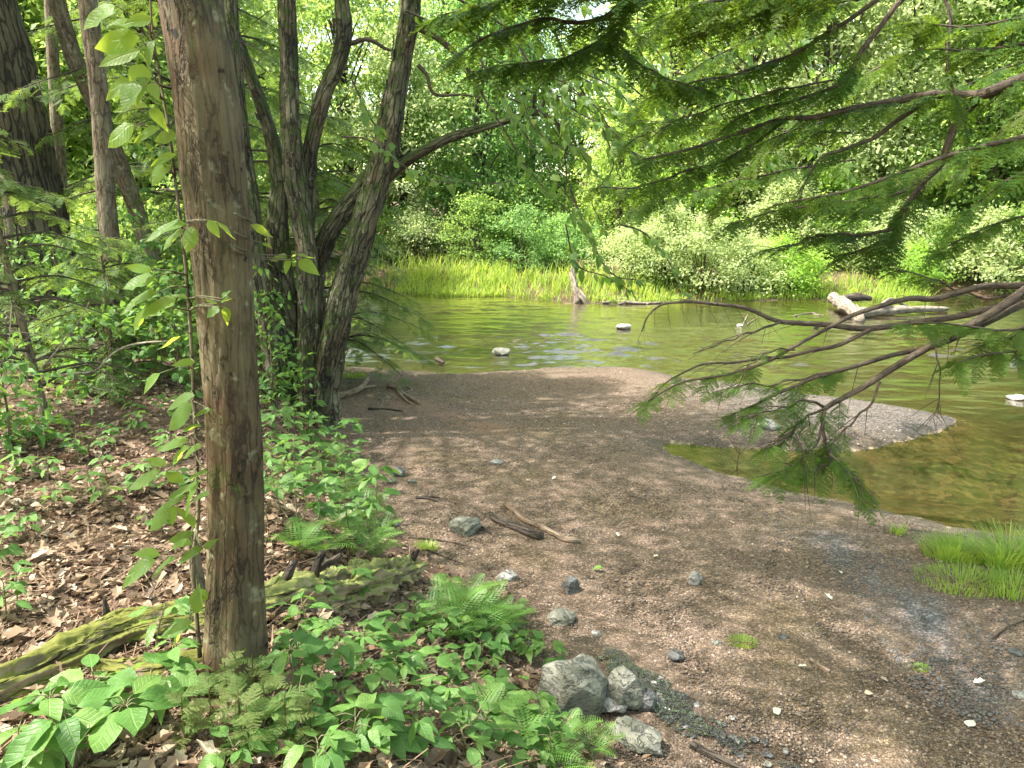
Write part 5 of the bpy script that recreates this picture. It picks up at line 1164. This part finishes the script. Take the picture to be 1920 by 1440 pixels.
b = B(); q0 = onz(1580, 560, .3); q1 = onz(1634, 560, .3); tube(b, [q0, (q0 + q1) / 2 + [0, 0, .05], q1], [.10, .12, .06], 12, 40, .15, 5, 12)
single(b, 'dark_log', M['stickdark'], 'short dark log on the far gravel above the bleached log', 'log', q0)
stick([[(1490, 592), (1510, 588), (1532, 586)], [(1525, 588), (1545, 592)]], [(3, 2), (2, 2)], 'drift', 'thin pale twig afloat before the bleached log', zfix=.01)
stick([[(1392, 612), (1398, 598), (1402, 590)], [(1400, 608), (1420, 595)]], [(2, 2), (2, 1)], 'drift', 'thin pale twigs rising from the water by the smallest white stone', zfix=.02)
b = B(); p = hit(1380, 885); tube(b, [p, p + [.02, 0, .2], p + [.03, 0, .33]], [.006, .004, .002], 6, 12); tube(b, [p + [.02, 0, .2], p + [-.12, .05, .42]], [.004, .0015], 5, 8); tube(b, [p + [.02, 0, .2], p + [.1, 0, .28], p + [.12, 0, .42]], [.004, .003, .0015], 5, 8); tube(b, [p + [.01, 0, .1], p + [-.12, 0, .2]], [.003, .0015], 5, 8)
single(b, 'bare_seedling', M['twig'], 'bare forked twig growing at the edge of the shallow inlet', 'seedling', p)

# ------------------------------------------------------------------ stones
def rock_bm(seed, sx, sy, sz, ang=12, sm=.018):
    ang = int(ang * 2.6)
    r = random.Random(seed); bm = bmesh.new()
    for _ in range(ang):
        v = Vector((r.gauss(0, 1), r.gauss(0, 1), r.gauss(0, 1))).normalized() * r.uniform(.85, 1.05); bm.verts.new((v.x * sx, v.y * sy, v.z * sz))
    bmesh.ops.convex_hull(bm, input=bm.verts[:]); bmesh.ops.delete(bm, geom=[v for v in bm.verts if not v.link_faces], context='VERTS')
    bmesh.ops.bevel(bm, geom=bm.edges[:], offset=.16 * min(sx, sy, sz), segments=2, profile=.6, affect='EDGES', clamp_overlap=True)
    bmesh.ops.triangulate(bm, faces=bm.faces[:]); bmesh.ops.subdivide_edges(bm, edges=[e for e in bm.edges if e.calc_length() > .22 * min(sx, sy)], cuts=2, use_grid_fill=True); bmesh.ops.triangulate(bm, faces=bm.faces[:])
    bm.normal_update(); s = max(sx, sy, sz)
    for v in bm.verts:
        n1 = mnoise.noise(v.co / s * 2.2 + Vector((seed, 0, 0))) * .10 + mnoise.noise(v.co / s * 6 + Vector((seed, 3, 0))) * .045 + mnoise.noise(v.co / s * 15 + Vector((seed, 3, 9))) * .018
        v.co += v.normal * n1 * s
    return bm
def rock(x, y, wpx, hpx, mat, label, seed, depth=.9, ang=12, rz=0.0, sink=.25, z=None, tilt=0.0, group=None):
    p = hit(x, y) if z is None else onz(x, y, z); m_ = pxm(p); sx = .5 * wpx * m_; sz = .5 * hpx * m_; sy = sx * depth
    bm = rock_bm(seed, sx, sy, sz, ang); me = bpy.data.meshes.new('rock'); bm.to_mesh(me); bm.free()
    for f in me.polygons: f.use_smooth = True
    try: me.set_sharp_from_angle(angle=math.radians(42))
    except Exception: pass
    me.materials.append(M[mat]); o = bpy.data.objects.new('rock', me); COL.objects.link(o); o.location = tuple(p + np.array([0, 0, sz * (1 - 2 * sink)])); o.rotation_euler = (tilt, 0, rz)
    return tag(o, label, 'rock', group)
rock(1070, 1322, 150, 150, 'rock', 'largest grey green boulder on the bank foot under the leaves', 2, 1.0, 14, .4, .3)
rock(1168, 1322, 92, 98, 'rock', 'upright grey boulder, second biggest, between the big boulder and the trickle', 5, .8, 14, .2, .22)
rock(1208, 1326, 52, 58, 'rockdark', 'rounded darker grey stone leaning on the upright boulder', 8, .8, 16, .3, .25)
rock(1148, 1335, 62, 44, 'rockpale', 'pale flat topped stone wedged before the upright boulder', 11, .8, 10, -.4, .2)
rock(1196, 1394, 120, 62, 'rock', 'long slab like grey stone lowest of the boulder pile', 14, .55, 16, -.75, .3)
rock(872, 995, 66, 38, 'rock', 'rounded grey green stone on the gravel near the dark rotten stick', 17, .9, 20, 0, .3)
rock(1070, 1108, 40, 38, 'rockdark', 'angular dark stone with a pale top, alone in mid beach', 20, .9, 9, .6, .22)
rock(1302, 1094, 30, 36, 'rockpale', 'small pale pointed stone alone in the open gravel', 23, .8, 9, .2, .22)
rock(1052, 1162, 64, 34, 'rock', 'low grey stone half sunk near the ferny edge of the bank', 26, .8, 16, 0, .35)
rock(950, 1084, 46, 26, 'rockpale', 'flat pale stone half sunk beyond the ferns', 29, .8, 14, .2, .4)
rock(1266, 1234, 36, 28, 'rockdark', 'bluish grey stone flat on the gravel to the side of the boulder pile', 32, .9, 12, .2, .35)
rock(748, 890, 36, 22, 'rockdark', 'small dark stone on the gravel by the leafy bank', 35, .8, 10, .3, .3)
rock(1468, 1196, 26, 14, 'rockdark', 'thin blue grey flat stone beside the round moss patch', 38, .9, 12, 0, .4)
rock(1343, 1206, 20, 12, 'rock', 'tiny brown grey stone just beside the round moss patch', 41, .9, 12, 0, .35)
rock(1118, 1190, 22, 12, 'rockpale', 'small pinkish flat stone above the big boulder', 44, .9, 10, 0, .3)
rock(735, 905, 22, 14, 'rock', 'small stone nestled against the small dark stone', 47, .9, 10, 0, .3)
rock(772, 905, 20, 12, 'rock', 'small flat grey stone past the small dark stone', 50, .9, 10, 0, .35)
rock(742, 985, 16, 11, 'rock', 'tiny grey stone by the fern tips at the bank foot', 53, .9, 10, 0, .3)
rock(930, 868, 26, 12, 'rockpale', 'pale greyish flat stone in the middle of the open gravel', 56, .9, 12, 0, .4)
rock(1910, 1305, 26, 14, 'rockpale', 'pale flat stone at the photo edge of the gravel', 59, .9, 12, 0, .35)
rock(1905, 1225, 30, 12, 'rockdark', 'purplish flat stone at the photo edge below the grass tuft', 62, .9, 12, 0, .4)
rock(1440, 800, 60, 22, 'rockpale', 'smooth pale stone on the gravel spit behind the hanging needles', 64, .7, 14, .1, .35)
rock(940, 664, 36, 20, 'rock', 'humped grey stone standing in the water off the beach', 65, .8, 14, .1, .25, z=0.0)
rock(1170, 616, 34, 14, 'rockpale', 'flat white stone standing in the middle of the stream', 68, .8, 12, .1, .25, z=0.0)
rock(1387, 612, 15, 7, 'rockpale', 'smallest white stone in the stream beyond the curved twig', 71, .8, 12, .1, .2, z=0.0)
rock(1906, 748, 40, 12, 'rockpale', 'pale low stone in the water at the photo edge', 74, .8, 12, .1, .3, z=0.0)
rock(1530, 616, 12, 10, 'rockdark', 'small dark stone tip in the water under the bare limb', 77, .8, 12, .1, .2, z=0.0)
TPT = [(float(np.interp(u, [0, .35, .6, 1], [1170, 1240, 1310, 1480]) + rng.normal(0, 22)), float(np.interp(u, [0, .35, .6, 1], [1240, 1310, 1352, 1432]) + rng.normal(0, 14))) for u in rng.uniform(0, 1, 46)]
for k in range(46):
    rock(*TPT[k], float(rng.uniform(9, 24)), float(rng.uniform(7, 13)), ['rock', 'rockdark', 'rockdark', 'rockpale'][k % 4], 'small loose stone among the wet gravel around the boulders and the trickle', 100 + k, .9, 11, float(rng.uniform(0, 3)), .35, group='small stones round the trickle') if True else None

# ------------------------------------------------------------------ green plants
def seedling(x, y, s, label, nl=7, tm=LEAF_OVAL, h=.16, group=None, tint=.45, seed=0, mat='leaf', name='seedling', whorl=False):
    p = hit(x, y); r = np.random.default_rng(seed + int(x * 7 + y)); t = thing(name, label, 'plant', p, group); bs = B(); bl = B(); sc = s
    top = p + np.array([r.normal(0, .03), r.normal(0, .03), h]); C, tg_, _ = tube(bs, [p - [0, 0, .02], (p + top) / 2 + r.normal(0, .01, 3), top], [.004, .003, .002], 5, 8)
    for k in range(nl):
        a = k * 2.4 + r.uniform(-.5, .5); f = 1.0 if whorl else (.35 + .65 * (k + 1) / nl); q = p + (top - p) * f
        o_ = np.array([math.cos(a), math.sin(a), 0]); st = q + o_ * sc * (.25 if whorl else r.uniform(.2, .7)) + [0, 0, r.uniform(.0, .03)]
        tube(bs, [q, (q + st) / 2 + [0, 0, .012], st], [.002, .0016, .001], 4, 5)
        L = sc * r.uniform(.7, 1.15); up = np.array([r.normal(0, .22), -.12 + r.normal(0, .22), 1.0])
        ti = np.clip(r.normal(tint, .2), 0, .92)
        if whorl or r.uniform() < .45: scatter(bl, LEAVES[int(r.integers(6))], st, o_ + [0, 0, r.uniform(-.35, .15)], up, L, ti)
        else:   # three leaflets
            for da in (-.95, 0, .95):
                o2 = np.array([math.cos(a + da), math.sin(a + da), r.uniform(-.3, .1)]); scatter(bl, LEAVES[int(r.integers(6))], st, o2, up + r.normal(0, .12, 3), L * (1 if da == 0 else .85), np.clip(ti + r.normal(0, .08), 0, .92))
    bs.build('stem', M['stem'], t); bl.build('leaves', M[mat], t); return t
G1 = 'leafy seedlings on the bank slope'; G2 = 'leafy seedlings at the foot of the forked tree'; G3 = 'seedlings scattered in the leaf litter'
big = [(130, 1400, .135, 9), (200, 1345, .12, 8), (255, 1420, .14, 9), (300, 1350, .12, 8), (160, 1450, .14, 8), (60, 1470, .13, 8), (340, 1310, .09, 5)]
for k, (x, y, s, n_) in enumerate(big): seedling(x, y, s, ['broad leaved plant, the closest one to the viewer under the thick trunk', 'broad leaved plant directly below the short mossy log', 'broad leaved plant with the biggest leaves below the thick trunk', 'broad leaved plant close against the trunk base', 'broad leaved plant cut by the lower photo edge', 'broad leaved plant in the lower photo corner', 'small broad leaved plant touching the trunk base'][k], n_, LEAF_OVAL, .17, None, .55, 3, name='broadleaf_plant', whorl=k % 2 == 0)
slope = [(640, 1165), (585, 1195), (660, 1140), (700, 1205), (755, 1225), (545, 1215), (615, 1235), (680, 1250), (830, 1215), (880, 1205), (930, 1225), (905, 1255), (845, 1250), (960, 1200), (990, 1235), (565, 1275), (640, 1290), (700, 1300), (760, 1290), (800, 1320), (735, 1345), (690, 1370), (780, 1375), (830, 1345), (650, 1345), (600, 1330), (720, 1420), (780, 1425), (850, 1400), (660, 1420), (910, 1400), (990, 1350), (960, 1330), (1010, 1385), (560, 1400), (880, 1440), (1060, 1410), (950, 1440), (1030, 1440), (500, 1385), (530, 1330), (600, 1450), (440, 1440), (1020, 1260), (870, 1290), (890, 1180), (930, 1300), (770, 1180), (800, 1250), (740, 1270)]
for k, (x, y) in enumerate(slope): seedling(x, y, float(rng.uniform(.065, .11)), 'green leafy seedling among the ferns on the bank slope below the log', int(rng.integers(6, 11)), (LEAF_OVAL, LEAF_WIDE, LEAF_LANCE)[k % 3], float(rng.uniform(.07, .2)), G1, .5, k, whorl=k % 4 == 0)
foot = [(520, 860), (560, 850), (600, 870), (545, 900), (590, 910), (630, 905), (655, 880), (510, 905), (570, 950), (620, 945), (650, 935), (530, 960), (600, 985), (650, 980), (685, 975), (560, 1000), (610, 1020), (660, 1015), (700, 1010), (500, 830), (540, 815), (585, 815), (630, 840), (650, 860), (520, 790), (575, 790), (625, 800), (505, 985)]
for k, (x, y) in enumerate(foot): seedling(x, y, float(rng.uniform(.085, .135)), 'green leafy seedling in the thicket between the thick trunk and the forked tree', int(rng.integers(7, 12)), (LEAF_OVAL, LEAF_WIDE)[k % 2], float(rng.uniform(.2, .6)), G2, .5, 50 + k)
litter_ = [(10, 1170), (30, 1150), (180, 925), (205, 905), (190, 845), (270, 890), (215, 830), (330, 865), (300, 780), (345, 770), (60, 830), (20, 850), (90, 905), (140, 870), (250, 770), (15, 800), (300, 840), (200, 960), (290, 1225), (40, 900), (120, 800), (220, 760), (30, 700), (80, 720), (130, 690), (180, 700), (240, 690), (300, 700), (340, 720), (60, 760), (160, 740), (270, 740), (330, 800), (10, 950), (110, 960), (250, 930), (320, 930), (50, 1010), (150, 870), (10, 1060), (300, 1000), (340, 900), (90, 830), (260, 810)]
for k, (x, y) in enumerate(litter_): seedling(x, y, float(rng.uniform(.055, .095)), 'small pale green seedling growing alone through the dry leaf litter of the bank', int(rng.integers(5, 9)), (LEAF_OVAL, LEAF_WIDE)[k % 2], float(rng.uniform(.06, .2)), G3, .6, 90 + k)

# young broadleaf saplings in the understorey
for k, (x, y, hh, rr_, lb) in enumerate([(125, 690, 1.3, .45, 'leafy lime green sapling beside the reddish hemlock sapling'), (262, 682, 1.5, .5, 'leafy sapling at the foot of the straight reddish trunk'), (335, 735, .95, .36, 'leafy sapling close behind the thick spotted trunk'), (205, 740, .8, .34, 'low leafy sapling in the middle of the leaf litter'), (40, 690, 1.4, .5, 'leafy sapling at the photo edge under the furrowed giant'), (300, 655, 1.8, .55, 'tall leafy sapling between the leaning grey trunk and the thick trunk'), (512, 770, 1.2, .36, 'leafy sapling hugging the shaded side of the forked tree'), (20, 850, .6, .3, 'small bushy sapling at the photo edge in the litter')]):
    p = hit(x, y); t = thing('broadleaf_sapling', lb, 'sapling', p); bl = B(); C = crown(bl, 300 + k, hh, rr_, hh * .2, 26, 16, .085, LEAVES[k % 6], cl=(.22, .08), top=.4, droop=.1); bl.V = [v + p for v in bl.V]
    bs = B(); tube(bs, [p - [0, 0, .05], p + [.02, 0, hh * .5], p + [0, .02, hh]], [.011, .008, .003], 7, 14)
    for c in C[::2]: tube(bs, [p + [.01, .01, max(.1, c[2] * .75)], p + c * [.5, .5, .92], p + c], [.005, .003, .0012], 4, 6)
    bs.build('stem', M['bark_thin'], t); bl.build('leaves', M['leaf'], t)
def fern(x, y, L, label, nf=7, group=None, seed=0, dirs=None):
    p = hit(x, y); r = np.random.default_rng(seed); b = B()
    for k in range(nf):
        a = (k * 6.283 / nf + r.uniform(-.35, .35)) if dirs is None else r.uniform(*dirs)
        scatter(b, FROND[k % 3], p + [0, 0, .01], np.array([math.cos(a), math.sin(a), r.uniform(.35, .9)]), np.array([-.3 * math.cos(a), -.3 * math.sin(a), 1.0]), L * r.uniform(.7, 1.15), np.clip(r.normal(.5, .2), 0, .92))
    return single(b, 'fern', M['fern'], label, 'fern', p, group, True)
GF = 'ferns on the bank'
for k, (x, y, L) in enumerate([(690, 975, .34), (665, 930, .34), (640, 1000, .28), (600, 1040, .26), (680, 1040, .26), (715, 1000, .24), (530, 930, .3), (650, 890, .32), (620, 860, .3), (560, 1035, .22), (700, 1045, .2)]): fern(x, y, L, 'feathery green fern at the leafy edge of the gravel below the forked tree', 8, GF, k)
for k, (x, y, L) in enumerate([(830, 1140, .30), (870, 1130, .28), (900, 1150, .28), (930, 1160, .26), (850, 1170, .30), (890, 1180, .28), (950, 1180, .22), (810, 1160, .26), (920, 1190, .25), (970, 1160, .18), (780, 1180, .25), (840, 1200, .25)]): fern(x, y, L, 'bright green fern clustered at the end of the log on the bank slope', 8, 'ferns by the log end', 20 + k)
for k, (x, y, L) in enumerate([(1060, 1390, .2), (1015, 1420, .24), (1110, 1410, .18), (980, 1400, .25), (1050, 1450, .22), (900, 1350, .2), (940, 1370, .25)]): fern(x, y, L, 'small bright fern low on the slope beside the boulder pile', 7, 'ferns by the boulders', 40 + k)
# small hemlock seedling sprigs under the trunk
for k, (x, y) in enumerate([(430, 1345), (480, 1330), (400, 1380), (500, 1370), (540, 1410), (455, 1405), (585, 1420), (350, 1410), (470, 1430)]):
    p = hit(x, y); b = B()
    for q in range(9):
        a = rng.uniform(0, 6.28); scatter(b, SPR[q % 4], p + [0, 0, .03 + .02 * q], np.array([math.cos(a), math.sin(a), .25]), (0, 0, 1), rng.uniform(.06, .12), rng.uniform(.5, .9))
    tube(b, [p, p + [0, 0, .2]], [.004, .002], 5, 5, tint=.97)
    single(b, 'hemlock_sprig', M['needle_pale'], 'tiny pale feathery hemlock sprig at the base of the thick trunk', 'seedling', p, 'hemlock sprigs under the trunk')

# grass on the beach
def tuft(x, y, n, rad, h, wd, label, seed, mat='grass', name='grass_tuft', lean=(.2, .9)):
    p = hit(x, y); r = np.random.default_rng(seed); a = r.uniform(0, 6.28, n); q = rad * np.sqrt(r.uniform(0, 1, n)); x_ = p[0] + q * np.cos(a); y_ = p[1] + q * np.sin(a) * .8
    b = B(); blades(b, np.stack([x_, y_, T(x_, y_) - .005], -1), h * r.uniform(.5, 1.15, n), wd * r.uniform(.6, 1.3, n), r.uniform(lean[0], lean[1], n), seed)
    return single(b, name, M[mat], label, 'grass', p, None, False)
tuft(1885, 1058, 420, .20, .27, .0032, 'tall arching grass tuft at the photo edge of the gravel bar', 1, lean=(.4, 1.2))
tuft(1790, 1040, 900, .25, .14, .0022, 'short bright grass clump beside the tall arching tuft', 2)
tuft(1800, 1092, 800, .30, .07, .002, 'low yellowish grass fringe under the bright clump', 3)
tuft(1900, 1105, 500, .25, .12, .0022, 'low green grass under the tall arching tuft at the photo edge', 6)
tuft(1965, 1050, 420, .24, .22, .0032, 'tall grass growing past the photo edge', 4, lean=(.4, 1.1))
tuft(1682, 1000, 60, .06, .10, .003, 'tiny sprig of grass on the gravel near the inlet', 5)
tuft(1392, 1205, 900, .085, .022, .0014, 'round olive moss patch alone on the gravel', 7, name='moss_patch')
tuft(1726, 1252, 250, .05, .018, .0014, 'small yellowish moss patch on the dark gravel streak', 8, name='moss_patch')
tuft(800, 1028, 220, .09, .06, .0018, 'small fine grass tuft by the end of the log', 9)
tuft(652, 668, 200, .18, .22, .004, 'grass tuft at the water edge beside the forked tree', 10)
tuft(665, 706, 260, .22, .08, .003, 'low grass on the mud beside the forked tree', 11)
# single fallen leaves on the gravel
FL = [(1815, 1366, 24, 'pale', 'mint white fallen leaf, the biggest on the gravel'), (1495, 1253, 18, 'pale', 'white lobed fallen leaf near the short stick'), (1825, 1283, 18, 'pale', 'cream curled fallen leaf on the dark gravel streak'), (1450, 1340, 18, 'pale', 'cream fallen leaf below the white lobed leaf'), (1443, 1241, 16, 'dry', 'tan fallen leaf to the side of the white lobed leaf'), (1560, 1127, 14, 'pale', 'white fallen leaf above the dark gravel streak'), (1574, 1073, 10, 'pale', 'tiny white fallen leaf at the start of the dark streak'), (1112, 1070, 20, 'fern', 'bright green fallen leaf standing in mid beach'), (1427, 1180, 9, 'pale', 'tiny white leaf scrap near the round moss patch'), (1408, 1046, 10, 'dry', 'tiny pale tan leaf on the open gravel'), (1225, 1046, 10, 'pale', 'tiny white leaf past the angular dark stone'), (1664, 1280, 16, 'dry', 'brown curled leaf on open gravel'), (1620, 1302, 14, 'dry', 'light brown leaf low on the gravel'), (1377, 984, 10, 'dry', 'small tan leaf high on the near gravel'), (1035, 900, 8, 'pale', 'tiny white leaf by the flat pale stone'), (985, 902, 8, 'dry', 'tiny tan leaf by the flat pale stone'), (1160, 1008, 9, 'pale', 'tiny pale leaf by the tip of the tan stick')]
for k, (x, y, w_, mt, lb) in enumerate(FL):
    p = hit(x, y); b = B(); a = rng.uniform(0, 6.28); scatter(b, LEAF_DRY if k % 3 else LEAF_WIDE, p + [0, 0, .012], np.array([math.cos(a), math.sin(a), .15]), np.array([rng.normal(0, .3), -.25, 1]), w_ * pxm(p) * 1.15, rng.uniform(.4, .9))
    single(b, 'fallen_leaf', M[mt], lb, 'leaf', p)
